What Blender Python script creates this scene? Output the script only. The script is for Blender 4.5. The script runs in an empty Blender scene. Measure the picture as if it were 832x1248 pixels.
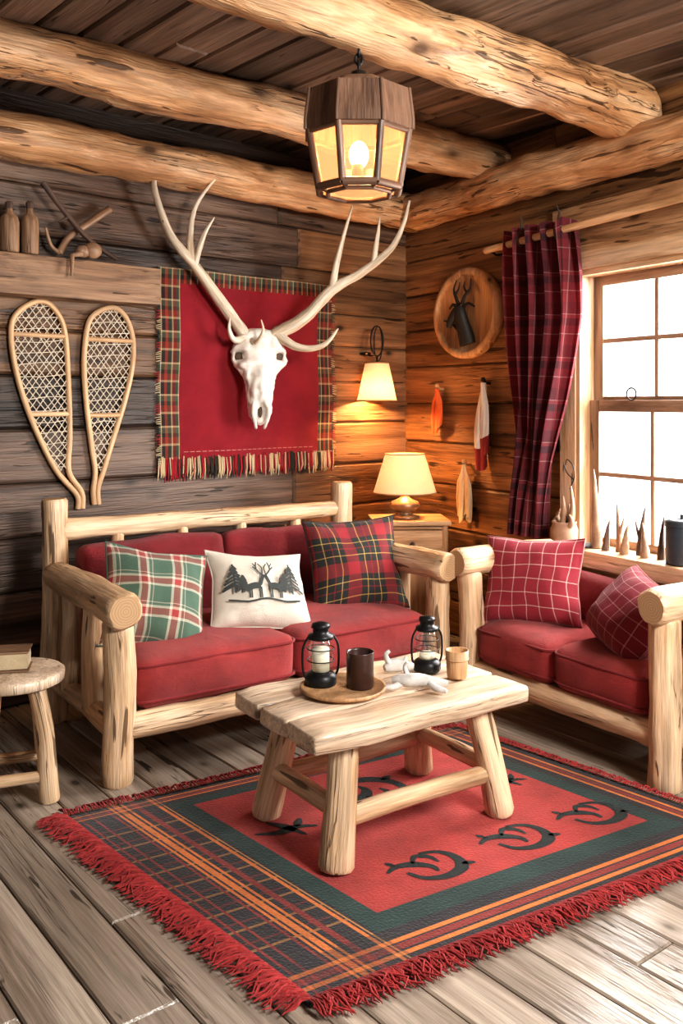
import bpy, bmesh, math, random
from mathutils import Vector, Matrix, noise
random.seed(11)
pi=math.pi
SC=bpy.context.scene
COL=SC.collection
V=Vector
# ------------------------------------------------------------------ node helpers
def NM(name):
    m=bpy.data.materials.new(name); m.use_nodes=True
    nt=m.node_tree
    return m,nt,nt.nodes['Principled BSDF']
def nd(nt,typ,ins=None,**props):
    n=nt.nodes.new(typ)
    for k,v in props.items(): setattr(n,k,v)
    for k,v in (ins or {}).items():
        s=n.inputs[k]
        if isinstance(v,bpy.types.NodeSocket): nt.links.new(v,s)
        else: s.default_value=v
    return n
def c4(c): return (c[0],c[1],c[2],1)
def ramp(nt,fac,stops,interp='LINEAR'):
    r=nd(nt,'ShaderNodeValToRGB',{'Fac':fac}); cr=r.color_ramp; cr.interpolation=interp
    while len(cr.elements)<len(stops): cr.elements.new(.5)
    for e,(p,c) in zip(cr.elements,stops):
        e.position=p; e.color=c4(c) if isinstance(c,(tuple,list)) else (c,c,c,1)
    return r.outputs['Color']
def mix(nt,fac,a,b,mode='MIX'):
    n=nd(nt,'ShaderNodeMixRGB',{'Fac':fac,'Color1':a,'Color2':b},blend_type=mode)
    return n.outputs['Color']
def gco(nt,scale=(1,1,1)):
    a=nd(nt,'ShaderNodeAttribute',attribute_name='gco')
    m=nd(nt,'ShaderNodeMapping',{'Vector':a.outputs['Vector'],'Scale':scale})
    return m.outputs['Vector']
def tone(nt,col,k):
    a=nd(nt,'ShaderNodeAttribute',attribute_name='tone')
    f=nd(nt,'ShaderNodeMapRange',{'Value':a.outputs['Fac'],'From Min':0,'From Max':1,'To Min':1-k/2,'To Max':1+k/2}).outputs[0]
    return mix(nt,1.0,col,f,'MULTIPLY')
def nz(nt,vec,scale=1,detail=3,rough=.55,dist=0):
    return nd(nt,'ShaderNodeTexNoise',{'Vector':vec,'Scale':scale,'Detail':detail,'Roughness':rough,'Distortion':dist}).outputs['Fac']
def bumpn(nt,b,h,strength=.3,dist=.01):
    bn=nd(nt,'ShaderNodeBump',{'Height':h,'Strength':strength,'Distance':dist})
    nt.links.new(bn.outputs[0],b.inputs['Normal'])
def wood(name,cl,cm,cd,rough=.5,dash=.66,knot=.09,bump=.35,sc=(9,9,1.3),tk=.35,dashcol=None,crack=0,grain=.5,fg=.45):
    m,nt,b=NM(name)
    n1=nz(nt,gco(nt,sc),1,5,.62,.8)
    col=ramp(nt,n1,[(.32,cd),(.46,cm),(.60,cl)])
    n2=nz(nt,gco(nt,(sc[0]*3.3,sc[1]*3.3,sc[2]*1.6)),1,3,.6,.4)
    col=mix(nt,grain,col,ramp(nt,n2,[(.34,.58),(.5,1.0),(.64,1.22)]),'MULTIPLY')
    fine=nz(nt,gco(nt,(110,110,5)),1,2)
    col=mix(nt,fg,col,ramp(nt,fine,[(.3,.55),(.7,1.3)]),'MULTIPLY')
    dc=dashcol or tuple(x*.22 for x in cd)
    dn=nz(nt,gco(nt,(30,30,3.2)),1,2,.5,.3)
    dm=ramp(nt,dn,[(dash,0.),(dash+.03,.85)])
    col=mix(nt,dm,col,c4(dc))
    h=mix(nt,.5,n1,fine)
    if crack:
        cn_=nz(nt,gco(nt,(20,20,.6)),1,3,.55,.9)
        cm_=ramp(nt,cn_,[(.487,0.),(.498,crack),(.502,crack),(.513,0.)])
        big=nz(nt,gco(nt,(4,4,1.1)),1,1)
        cm_=mix(nt,1,cm_,ramp(nt,big,[(.50,0.),(.58,1.)]),'MULTIPLY')
        col=mix(nt,cm_,col,c4(dc))
        h=mix(nt,cm_,h,(0,0,0,1))
    vo=nd(nt,'ShaderNodeTexVoronoi',{'Vector':gco(nt,(4.5,4.5,2.6)),'Scale':1.0,'Randomness':1}).outputs['Distance']
    col=mix(nt,ramp(nt,vo,[(knot*.5,.95),(knot,.35),(knot*1.7,0.)]),col,c4(tuple(x*.35 for x in cd)))
    col=tone(nt,col,tk)
    nt.links.new(col,b.inputs['Base Color']); b.inputs['Roughness'].default_value=rough
    h=mix(nt,dm,h,(0,0,0,1))
    bumpn(nt,b,h,bump,.014)
    return m
def endgrain(name,cl,cd):
    m,nt,b=NM(name)
    s=nd(nt,'ShaderNodeSeparateXYZ',{'Vector':gco(nt)})
    cmb=nd(nt,'ShaderNodeCombineXYZ',{'X':s.outputs[0],'Y':s.outputs[1]}).outputs[0]
    L=nd(nt,'ShaderNodeVectorMath',{0:cmb},operation='LENGTH').outputs['Value']
    w=nz(nt,gco(nt,(18,18,18)),1,2)
    a=nd(nt,'ShaderNodeMath',{0:L},operation='MULTIPLY_ADD'); a.inputs[1].default_value=620
    w6=nd(nt,'ShaderNodeMath',{0:w,1:9.0},operation='MULTIPLY').outputs[0]
    nt.links.new(w6,a.inputs[2]) 
    sn=nd(nt,'ShaderNodeMath',{0:a.outputs[0]},operation='SINE').outputs[0]
    col=ramp(nt,sn,[(.0,cd),(.6,cl)])
    col=mix(nt,.6,col,c4(cl))
    nt.links.new(col,b.inputs['Base Color']); b.inputs['Roughness'].default_value=.7
    return m
def fabric(name,c,var=.25,rough=.9,bump=.25,ws=420,sheen=.15,wrk=.25):
    m,nt,b=NM(name)
    n=nz(nt,gco(nt,(6,6,6)),1,4)
    f=nz(nt,gco(nt,(ws,ws,ws)),1,2)
    col=mix(nt,1,c4(c),ramp(nt,n,[(.3,1-var),(.7,1+var)]),'MULTIPLY')
    col=mix(nt,.4,col,ramp(nt,f,[(.3,.6),(.7,1.3)]),'MULTIPLY')
    col=tone(nt,col,.5)
    nt.links.new(col,b.inputs['Base Color']); b.inputs['Roughness'].default_value=rough
    b.inputs['Sheen Weight'].default_value=sheen; b.inputs['Specular IOR Level'].default_value=.2
    wr=nz(nt,gco(nt,(7,13,9)),1,3,.5,1.6)
    h=mix(nt,1-wrk,wr,f)
    bumpn(nt,b,h,bump,.006 if wrk<.5 else .035)
    return m
def plaid(name,su,sv,pu,pv,off=(0,0),mixf=.5,rough=.9,trans=0):
    m,nt,b=NM(name)
    s=nd(nt,'ShaderNodeSeparateXYZ',{'Vector':gco(nt)})
    def ax(o,p,of,st):
        a=nd(nt,'ShaderNodeMath',{0:o,1:1/p,2:of},operation='MULTIPLY_ADD').outputs[0]
        fr=nd(nt,'ShaderNodeMath',{0:a},operation='FRACT').outputs[0]
        return ramp(nt,fr,st,'CONSTANT')
    col=mix(nt,mixf,ax(s.outputs[0],pu,off[0],su),ax(s.outputs[1],pv,off[1],sv))
    f=nz(nt,gco(nt,(380,380,380)),1,2)
    col=mix(nt,.5,col,ramp(nt,f,[(.3,.6),(.7,1.3)]),'MULTIPLY')
    nt.links.new(col,b.inputs['Base Color']); b.inputs['Roughness'].default_value=rough
    b.inputs['Specular IOR Level'].default_value=.2; b.inputs['Sheen Weight'].default_value=.1
    wr=nz(nt,gco(nt,(9,13,9)),1,3,.5,1.4)
    bumpn(nt,b,mix(nt,.35,wr,f),.45,.02)
    if trans:
        tr=nd(nt,'ShaderNodeBsdfTranslucent',{'Color':col}).outputs[0]
        mx=nd(nt,'ShaderNodeMixShader',{0:trans,1:b.outputs[0],2:tr}).outputs[0]
        nt.links.new(mx,nt.nodes['Material Output'].inputs['Surface'])
    return m
def plain(name,c,rough=.5,metal=0,var=.12,em=None,es=0,bump=.1,ns=30):
    m,nt,b=NM(name)
    n=nz(nt,gco(nt,(ns,ns,ns)),1,3)
    col=mix(nt,1,c4(c),ramp(nt,n,[(.3,1-var),(.7,1+var)]),'MULTIPLY')
    nt.links.new(col,b.inputs['Base Color'])
    b.inputs['Roughness'].default_value=rough; b.inputs['Metallic'].default_value=metal
    if em: b.inputs['Emission Color'].default_value=c4(em); b.inputs['Emission Strength'].default_value=es
    bumpn(nt,b,n,bump,.004)
    return m
def glassmat(name,tint,alpha=.75,em=None,es=0):
    m,nt,b=NM(name)
    nt.nodes.remove(b)
    out=nt.nodes['Material Output']
    t=nd(nt,'ShaderNodeBsdfTransparent',{'Color':c4(tint)}).outputs[0]
    g=nd(nt,'ShaderNodeBsdfGlossy',{'Color':(1,1,1,1),'Roughness':.08}).outputs[0]
    n=nd(nt,'ShaderNodeTexNoise',{'Scale':20.0}).outputs['Fac']
    f=ramp(nt,n,[(0,max(0,1-alpha-.02)),(1,1-alpha+.02)])
    mx=nd(nt,'ShaderNodeMixShader',{0:f,1:t,2:g}).outputs[0]
    if em:
        e=nd(nt,'ShaderNodeEmission',{'Color':c4(em),'Strength':es}).outputs[0]
        mx=nd(nt,'ShaderNodeAddShader',{0:mx,1:e}).outputs[0]
    nt.links.new(mx,out.inputs['Surface'])
    return m
# ------------------------------------------------------------------ materials
M={}
M['pine']=wood('peeled_pine',(.76,.545,.36),(.65,.435,.26),(.44,.245,.125),.42,.65,.135,.55,crack=.9,grain=.65)
M['pine_end']=endgrain('pine_end_grain',(.52,.33,.18),(.28,.155,.075))
M['pale']=wood('pale_tabletop',(.74,.58,.44),(.65,.485,.345),(.43,.285,.185),.34,.69,.08,.4,sc=(16,16,1.2),crack=.7)
M['beam']=wood('beam_pine',(.69,.43,.245),(.54,.29,.138),(.30,.14,.06),.42,.65,.14,.9,crack=1.0,grain=.7)
M['beam_end']=endgrain('beam_end_grain',(.22,.115,.06),(.10,.05,.028))
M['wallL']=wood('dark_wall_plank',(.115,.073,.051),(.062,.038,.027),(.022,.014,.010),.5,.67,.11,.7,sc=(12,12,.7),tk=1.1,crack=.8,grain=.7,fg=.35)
M['wallM']=wood('brown_lampglow_plank',(.26,.140,.070),(.165,.082,.038),(.064,.030,.014),.5,.66,.10,.6,sc=(12,12,.7),tk=.8,crack=.7,grain=.6,fg=.35)  # brown boards; near the corner this colour paints in the lamp glow
M['wallR']=wood('brown_wall_plank',(.31,.155,.062),(.19,.088,.034),(.070,.030,.012),.5,.65,.11,.7,sc=(12,12,.7),tk=.9,crack=.8,grain=.6,fg=.35)
M['ceil']=wood('ceiling_plank',(.18,.118,.086),(.11,.069,.048),(.048,.029,.020),.45,.67,.08,.4,sc=(12,12,.8),tk=1.2)
M['floor']=wood('floor_plank',(.39,.325,.265),(.31,.25,.20),(.185,.143,.11),.22,.68,.08,.35,sc=(10,10,.6),tk=.5,crack=.7,grain=.5,fg=.35)
M['gap']=plain('dark_gap',(.008,.006,.005),.9)
M['shelf']=wood('shelf_oak',(.36,.22,.13),(.26,.148,.082),(.12,.063,.035),.6,.66,.09,.5,crack=.7)
M['header']=wood('header_plank',(.52,.31,.165),(.41,.225,.11),(.22,.11,.05),.5,.66,.10,.5,crack=.7)
M['trim']=wood('window_pine',(.76,.55,.38),(.66,.44,.26),(.46,.27,.14),.5,.70,.06,.3)
M['sash']=wood('sash_brown',(.42,.27,.18),(.33,.20,.125),(.20,.115,.07),.5,.72,.04,.2)
M['med']=wood('honey_pine',(.60,.36,.19),(.49,.27,.13),(.29,.145,.062),.5,.70,.07,.3)
M['lwood']=wood('lantern_walnut',(.25,.14,.09),(.16,.086,.053),(.075,.038,.024),.45,.70,.03,.4)
M['shoe']=wood('snowshoe_ash',(.70,.46,.27),(.59,.36,.19),(.41,.23,.11),.45,.75,.02,.2)
M['stick']=wood('bark_stick',(.16,.10,.075),(.10,.06,.045),(.05,.028,.02),.7,.68,.05,.6)
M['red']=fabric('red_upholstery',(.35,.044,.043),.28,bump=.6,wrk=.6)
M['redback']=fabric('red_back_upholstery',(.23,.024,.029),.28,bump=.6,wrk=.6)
M['piping']=fabric('red_piping',(.22,.024,.026),.1)
M['cream']=fabric('cream_linen',(.74,.67,.57),.08,bump=.5,wrk=.55)
M['ink']=fabric('charcoal_print',(.055,.06,.058),.1)
M['bannerred']=fabric('banner_red_wool',(.26,.014,.024),.18,bump=.4,wrk=.55)
M['orange_c']=fabric('orange_cloth',(.62,.13,.035),.15)
M['white_c']=fabric('white_cloth',(.76,.71,.64),.1)
M['stitch']=fabric('stitch_thread',(.50,.22,.20),.1)
M['dred']=fabric('dark_red_cloth',(.25,.02,.02),.15)
M['tan_c']=fabric('tan_cord',(.58,.46,.30),.2)
M['lace']=fabric('rawhide_lacing',(.70,.61,.49),.1)
M['bone']=plain('bone_white',(.86,.81,.74),.5,0,.16,bump=.6,ns=18)
M['bonedark']=plain('bone_hollow',(.10,.065,.045),.8)
M['antler']=wood('antler_bone',(.80,.71,.58),(.72,.61,.47),(.50,.37,.24),.45,.74,.02,.3,sc=(20,20,3))
M['dark']=plain('black_metal',(.02,.02,.021),.4,.6)
M['black']=plain('carved_black',(.02,.014,.01),.6)
M['mug']=plain('brown_enamel',(.05,.022,.018),.3)
M['silver']=plain('aged_brass',(.30,.20,.12),.35,.6)
M['clay']=plain('terracotta',(.36,.22,.14),.7)
M['horn']=plain('horn_brown',(.34,.21,.13),.45,0,.35,ns=12)
M['wax']=plain('candle_wax',(.85,.78,.60),.5)
M['grey']=plain('grey_stone',(.58,.55,.52),.7,0,.25)
M['blue']=plain('blue_grey_tin',(.05,.062,.075),.4,.3)
M['glass']=glassmat('clear_glass',(.95,.97,.97),.88)
M['pane']=glassmat('window_glass',(1,1,1),.975)
M['lglass']=glassmat('amber_glass',(.80,.62,.42),.92,(1,.56,.26),.50)
def shademat():
    m,nt,b=NM('lit_lamp_shade')
    n=nz(nt,gco(nt,(60,60,60)),1,3)
    b.inputs['Base Color'].default_value=(.68,.46,.29,1); b.inputs['Roughness'].default_value=.85
    col=mix(nt,1,c4((1,.55,.28)),ramp(nt,n,[(.3,.9),(.7,1.1)]),'MULTIPLY')
    nt.links.new(col,b.inputs['Emission Color']); b.inputs['Emission Strength'].default_value=.36
    tr=nd(nt,'ShaderNodeBsdfTranslucent',{'Color':(.66,.46,.34,1)}).outputs[0]
    mx=nd(nt,'ShaderNodeMixShader',{0:.10,1:b.outputs[0],2:tr}).outputs[0]
    nt.links.new(mx,nt.nodes['Material Output'].inputs['Surface'])
    return m
M['shade']=shademat()
M['shadetrim']=plain('shade_trim_cloth',(.45,.25,.12),.8)
M['bulb']=plain('lit_bulb',(1,.8,.5),.5,0,.02,(1,.66,.30),10)
dk=(.030,.032,.030); crm=(.66,.60,.48); yl=(.58,.38,.12)
GG=[(0,(.09,.15,.11)),(.42,crm),(.50,(.36,.06,.06)),(.70,crm),(.78,(.09,.15,.11)),(.86,(.6,.5,.4)),(.89,(.09,.15,.11))]
M['p_green']=plaid('green_plaid',GG,GG,.15,.15,(.1,.3))
RR=[(0,(.30,.03,.038)),(.16,dk),(.33,yl),(.355,dk),(.51,(.24,.028,.033)),(.54,dk),(.68,yl),(.705,dk),(.84,(.30,.03,.038))]
M['p_red']=plaid('red_black_plaid',RR,RR,.21,.21,(.3,.2))
wr=(.29,.030,.044)
M['p_grid']=plaid('red_windowpane_check',[(0,wr),(.93,(.74,.52,.47))],[(0,wr),(.93,(.74,.52,.47))],.068,.068)
M['p_grid2']=plaid('dark_red_windowpane_check',[(0,(.18,.015,.025)),(.94,(.52,.30,.28))],[(0,(.18,.015,.025)),(.94,(.52,.30,.28))],.06,.06)
cb=(.225,.034,.045);cd_=(.070,.026,.032);cp=(.47,.28,.265)
M['p_curt']=plaid('curtain_plaid',[(0,cb),(.26,cd_),(.40,cb),(.50,cp),(.52,cb),(.60,cd_),(.78,(.29,.048,.058)),(.9,cp),(.915,cb)],
                   [(0,cb),(.25,cp),(.27,cb),(.45,cd_),(.62,(.28,.048,.058)),(.70,cp),(.72,(.14,.028,.036))],.20,.22,trans=.35)
M['p_bord']=plaid('banner_border_plaid',[(0,(.04,.05,.035)),(.2,(.5,.38,.22)),(.28,(.22,.02,.02)),(.45,(.06,.10,.06)),(.6,(.55,.45,.3)),(.66,(.03,.02,.02)),(.85,(.35,.05,.03))],
                   [(0,(.03,.03,.025)),(.15,(.45,.33,.2)),(.22,(.22,.03,.02)),(.42,(.03,.025,.02)),(.55,(.08,.10,.06)),(.72,(.5,.4,.25)),(.78,(.03,.02,.02))],.11,.17)
# ------------------------------------------------------------------ mesh builder
class MB:
    def __init__(s): s.v=[];s.g=[];s.t=[];s.f=[];s.m=[];s.s=[]
    def add(s,vs,gs,fs,mi=0,tone=.5,smooth=True):
        b=len(s.v)
        s.v+= [tuple(x) for x in vs]; s.g+=[tuple(x) for x in gs]; s.t+=[tone]*len(vs)
        for f in fs: s.f.append([b+i for i in f]); s.m.append(mi); s.s.append(smooth)
    def grid(s,P,G,mi=0,tone=.5,smooth=True,cu=False,cv=False,mif=None):
        nu=len(P);nv=len(P[0]); b=len(s.v)
        for i in range(nu):
            for j in range(nv): s.v.append(tuple(P[i][j])); s.g.append(tuple(G[i][j])); s.t.append(tone)
        for i in range(nu if cu else nu-1):
            for j in range(nv if cv else nv-1):
                i2=(i+1)%nu;j2=(j+1)%nv
                s.f.append([b+i*nv+j,b+i2*nv+j,b+i2*nv+j2,b+i*nv+j2]); s.m.append(mif(i,j) if mif else mi); s.s.append(smooth)
    def tube(s,path,rad,n=12,mi=0,cap=None,closed=False,tone=.5,rn=None,flat=1.0,smooth=True,up=None):
        P=[V(p) for p in path]; k=len(P)
        R=rad if isinstance(rad,(list,tuple)) else [rad]*k
        T=[]
        for i in range(k):
            if closed: d=P[(i+1)%k]-P[i-1]
            else: d=P[min(i+1,k-1)]-P[max(i-1,0)]
            T.append(d.normalized() if d.length>1e-9 else V((0,0,1)))
        u=V(up) if up else (V((0,0,1)) if abs(T[0].z)<.9 else V((1,0,0)))
        N=(u-T[0]*u.dot(T[0])).normalized()
        rings=[];G=[];arc=random.uniform(0,40)
        for i in range(k):
            if i: 
                arc+=(P[i]-P[i-1]).length
                N=(N-T[i]*N.dot(T[i])).normalized()
            B=T[i].cross(N); rg=[];gg=[]
            for j in range(n):
                a=2*pi*j/n; q=R[i]*(rn(i,a,arc) if rn else 1)
                rg.append(P[i]+N*math.cos(a)*q+B*math.sin(a)*q*flat); gg.append((math.cos(a)*q,math.sin(a)*q,arc))
            rings.append(rg);G.append(gg)
        s.grid(rings,G,mi,tone,smooth,cu=closed,cv=True)
        if not closed:
            cm=mi if cap is None else cap
            for idx,rev in ((0,True),(k-1,False)):
                if R[idx]<1e-4: continue
                vs=rings[idx]+[P[idx]]; gs=G[idx]+[(0,0,G[idx][0][2])]
                fs=[[j,(j+1)%n,n] if not rev else [(j+1)%n,j,n] for j in range(n)]
                s.add(vs,gs,fs,cm,tone,False)
    def log(s,a,b,r0,r1=None,n=20,mi=0,cap=1,rough=.09,tone=None,bend=.010,bev=.012):
        a=V(a);b=V(b);r1=r1 if r1 is not None else r0
        L=(b-a).length; k=max(4,int(L/.05)); sd=random.uniform(0,90)
        ts=[0,min(bev/L,.1)]+[i/k for i in range(1,k)]+[1-min(bev/L,.1),1]
        d=(b-a)/L; side=V((d.y,-d.x,0)) if abs(d.z)<.9 else V((1,0,0)); side.normalize()
        path=[];R=[]
        for i,t in enumerate(ts):
            o=noise.noise(V((t*L*1.5,sd,0)))*bend*2*math.sin(pi*t) if 0<t<1 else 0
            path.append(a+(b-a)*t+side*o)
            R.append((r0+(r1-r0)*t)*(.86 if i in(0,len(ts)-1) else 1))
        rn=lambda i,an,arc:1+rough*(noise.noise(V((math.cos(an)*.9,math.sin(an)*.9,arc*3+sd)))+.6*noise.noise(V((math.cos(an)*2,math.sin(an)*2,arc*9+sd))))
        s.tube(path,R,n,mi,cap,False,random.uniform(.2,.8) if tone is None else tone,rn)
    def lathe(s,prof,c=(0,0,0),n=24,mi=0,tone=.5,smooth=True,ph=0):
        P=[];G=[]
        for r,z in prof:
            P.append([V((c[0]+r*math.cos(2*pi*j/n+ph),c[1]+r*math.sin(2*pi*j/n+ph),c[2]+z)) for j in range(n)])
            G.append([(r*math.cos(2*pi*j/n),r*math.sin(2*pi*j/n),z) for j in range(n)])
        s.grid(P,G,mi,tone,smooth,cv=True)
    def ball(s,c,r,n=14,mi=0,sc=(1,1,1),tone=.5):
        P=[];G=[]
        for i in range(n+1):
            th=pi*i/n; P.append([V((c[0]+r*sc[0]*math.sin(th)*math.cos(2*pi*j/n),c[1]+r*sc[1]*math.sin(th)*math.sin(2*pi*j/n),c[2]-r*sc[2]*math.cos(th))) for j in range(n)])
            G.append([tuple(p) for p in P[-1]])
        s.grid(P,G,mi,tone,True,cv=True)
    def board(s,o,eu,ev,ew,L,W,T,ch=.004,mi=0,tone=None):
        """plank: length L along eu, width W along ev, thickness T along ew (outer face chamfered)"""
        o=V(o);eu=V(eu);ev=V(ev);ew=V(ew); tn=random.random() if tone is None else tone
        go=random.uniform(0,60);g2=random.uniform(0,9)
        vs=[];gs=[]
        for (w,i) in ((0,0),(T-ch,0),(T,ch)):
            for (a,b) in ((i,i),(L-i,i),(L-i,W-i),(i,W-i)):
                vs.append(o+eu*a+ev*b+ew*w); gs.append((b+g2,w+g2*.3,a+go))
        fs=[[3,2,1,0],[8,9,10,11]]
        for k in (0,4):
            for j in range(4): fs.append([k+j,k+(j+1)%4,k+4+(j+1)%4,k+4+j])
        if eu.cross(ev).dot(ew)<0: fs=[f[::-1] for f in fs]
        s.add(vs,gs,fs,mi,tn,False)
    def rbox(s,c,size,r=.01,n=3,mi=0,puff=0,grain=0,rot=None,tone=None,wob=0):
        bm=bmesh.new(); hx,hy,hz=[x/2 for x in size]; bmesh.ops.create_cube(bm,size=2)
        bmesh.ops.subdivide_edges(bm,edges=bm.edges[:],cuts=n,use_grid_fill=True)
        sd=random.uniform(0,50)
        tn=random.uniform(.2,.8) if tone is None else tone; go=random.uniform(0,40)
        vs=[];gs=[]
        for v in bm.verts:
            p=[]
            for k,h in enumerate((hx,hy,hz)): p.append(v.co[k]*h)
            p=V(p); inner=V((max(-hx+r,min(hx-r,p.x)),max(-hy+r,min(hy-r,p.y)),max(-hz+r,min(hz-r,p.z))))
            d=p-inner
            cnt=sum(1 for k in range(3) if abs(d[k])>1e-6)
            if cnt>1: 
                p=inner+d.normalized()*r
            if puff:
                u=p.x/hx;w=p.y/hy;z=p.z/hz
                p.z+=puff*(1-u*u)*(1-w*w)*z; 
                p.y+=puff*.5*(1-u*u)*(1-min(1,z*z))*w; p.x+=puff*.4*(1-w*w)*(1-min(1,z*z))*u
            if wob: p+=noise.noise_vector(p*5+V((sd,0,0)))*wob
            g=[p.x,p.y,p.z]; g=[g[(grain+1)%3],g[(grain+2)%3],g[grain]+go]
            if rot: p=rot@p
            vs.append(p+V(c)); gs.append(g)
        s.add(vs,gs,[[v.index for v in f.verts] for f in bm.faces],mi,tn,bool(puff or r>.015))
        bm.free()
    def ribbon(s,pts,w,f,mi=0):
        """flat stroke: pts 2D, w widths, f maps 2D->3D"""
        k=len(pts); W=w if isinstance(w,(list,tuple)) else [w]*k; P=[];G=[]
        for i in range(k):
            a=V(pts[max(i-1,0)]);b=V(pts[min(i+1,k-1)]); d=(b-a).normalized(); nn=V((-d.y,d.x)); p=V(pts[i])
            l=p+nn*W[i]/2; r=p-nn*W[i]/2
            P.append([f(l.x,l.y),f(p.x,p.y),f(r.x,r.y)]); G.append([(l.x,l.y,0),(p.x,p.y,0),(r.x,r.y,0)])
        s.grid(P,G,mi,.5,False)
    def obj(s,name,mats,parent=None,loc=(0,0,0),rot=0,label=None,cat=None,kind=None,group=None,mat=None):
        me=bpy.data.meshes.new(name); me.from_pydata(s.v,[],s.f)
        for m in mats: me.materials.append(M[m])
        me.polygons.foreach_set('material_index',s.m); me.polygons.foreach_set('use_smooth',s.s)
        a=me.attributes.new('gco','FLOAT_VECTOR','POINT'); a.data.foreach_set('vector',[x for g in s.g for x in g])
        a=me.attributes.new('tone','FLOAT','POINT'); a.data.foreach_set('value',s.t)
        me.update()
        o=bpy.data.objects.new(name,me); COL.objects.link(o)
        if parent: o.parent=parent
        if mat: o.matrix_world=mat
        else:
            o.location=loc; o.rotation_euler=(0,0,math.radians(rot))
        tag(o,label,cat,kind,group); return o
def tag(o,label=None,cat=None,kind=None,group=None):
    if label:o['label']=label
    if cat:o['category']=cat
    if kind:o['kind']=kind
    if group:o['group']=group
def empty(name,loc=(0,0,0),rot=0,label=None,cat=None,group=None,mat=None):
    o=bpy.data.objects.new(name,None); o.empty_display_size=.1; COL.objects.link(o)
    if mat: o.matrix_world=mat
    else: o.location=loc;o.rotation_euler=(0,0,math.radians(rot))
    tag(o,label,cat,None,group); return o
def crom(pts,n=6,closed=False):
    P=[V(p) for p in pts];k=len(P);out=[]
    rng=range(k) if closed else range(k-1)
    for i in rng:
        if closed:p0,p1,p2,p3=P[i-1],P[i],P[(i+1)%k],P[(i+2)%k]
        else:p0,p1,p2,p3=P[max(i-1,0)],P[i],P[i+1],P[min(i+2,k-1)]
        for j in range(n):
            t=j/n
            out.append(.5*((2*p1)+(-p0+p2)*t+(2*p0-5*p1+4*p2-p3)*t*t+(-p0+3*p1-3*p2+p3)*t**3))
    if not closed: out.append(P[-1])
    return out
def lerp(a,b,t): return a+(b-a)*t
# ------------------------------------------------------------------ frames
C=V((.438,6.10,0))
AL=41.7; AR=-59.2
def rotz(a): return Matrix.Rotation(math.radians(a),4,'Z')
FL_=Matrix.Translation(C)@rotz(AL); FR_=Matrix.Translation(C)@rotz(AR)
def onL(x,y=0,z=0): return FL_@V((x,y,z))
def onR(x,y=0,z=0): return FR_@V((x,y,z))
CH=2.95
# ------------------------------------------------------------------ room shell
X,Y,Z=(1,0,0),(0,1,0),(0,0,1); NY=(0,-1,0)
mb=MB()
rows=[0,.27,.54,.80,1.06,1.32,1.58,1.80,2.00,2.26,2.50,2.75,CH]
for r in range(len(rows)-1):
    end=-.80-random.uniform(-.12,.35); lampglow=rows[r]>.4 and rows[r]<2.4
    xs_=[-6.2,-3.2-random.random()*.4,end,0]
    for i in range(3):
        mi=2 if (i==2 and lampglow) else (2 if (i==1 and r in (6,7)) else 0)  # corner boards carry painted lamp glow, the middle ones are simply browner wood
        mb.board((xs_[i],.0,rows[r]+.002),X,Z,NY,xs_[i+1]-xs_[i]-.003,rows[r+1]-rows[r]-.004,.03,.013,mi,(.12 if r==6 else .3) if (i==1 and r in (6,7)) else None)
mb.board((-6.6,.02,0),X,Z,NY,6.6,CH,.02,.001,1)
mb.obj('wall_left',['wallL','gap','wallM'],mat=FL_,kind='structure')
mb=MB()
WX0,WX1,WZ0,WZ1=1.60,2.80,.66,2.15
rows=[0,.22,.44,.66,.93,1.19,1.44,1.68,1.92,2.15,2.38,2.60,2.80,CH]
def rowsplit(x0,x1,za,zb):
    x=x0
    while x<x1-1e-6:
        xe=min(x1,x+random.uniform(1.4,2.6))
        if x1-xe<.4: xe=x1
        mb.board((x,0,za+.002),X,Z,NY,xe-x-.003,zb-za-.004,.03,.013)
        x=xe
for r in range(len(rows)-1):
    za,zb=rows[r],rows[r+1]
    if za>=WZ0-.01 and zb<=WZ1+.01: rowsplit(0,WX0,za,zb); rowsplit(WX1,5.0,za,zb)
    else: rowsplit(0,5.0,za,zb)
for (x0,x1,z0,z1) in ((0,WX0,0,CH),(WX1,5,0,CH),(WX0,WX1,0,WZ0),(WX0,WX1,WZ1,CH)):
    mb.board((x0,.10,z0),X,Z,NY,x1-x0,z1-z0,.10,.001,1)
mb.obj('wall_right',['wallR','gap'],mat=FR_,kind='structure')
mb=MB()
x=-7.0
while x<2.6:
    w=.17; y=-6.5
    while y<.1:
        L=random.uniform(2.2,3.4); y1=min(.3,y+L)
        mb.board((x+.002,y,0),Y,X,(0,0,-1),y1-y-.003,w-.004,.02,.011)
        y=y1
    x+=w
mb.board((-7,-6.5,.05),X,Y,(0,0,-1),9.7,6.9,.05,.001,1)
mb.obj('ceiling',['ceil','gap'],mat=Matrix.Translation(C+V((0,0,CH)))@rotz(AL),kind='structure')
mb=MB()
y=-4.6
while y<4.4:
    w=.165; x=-4.5-random.random()*1.5
    while x<4.5:
        L=random.uniform(2.0,3.6)
        mb.board((x,y+.0025,-.02),X,Y,Z,L-.003,w-.005,.02,.005)
        x+=L
    y+=w
mb.board((-6,-4.8,-.06),X,Y,Z,12,9.4,.04,.001,1)
mb.obj('floor',['floor','gap'],mat=Matrix.Translation((0,3.0,0))@rotz(-52),kind='structure')
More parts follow.
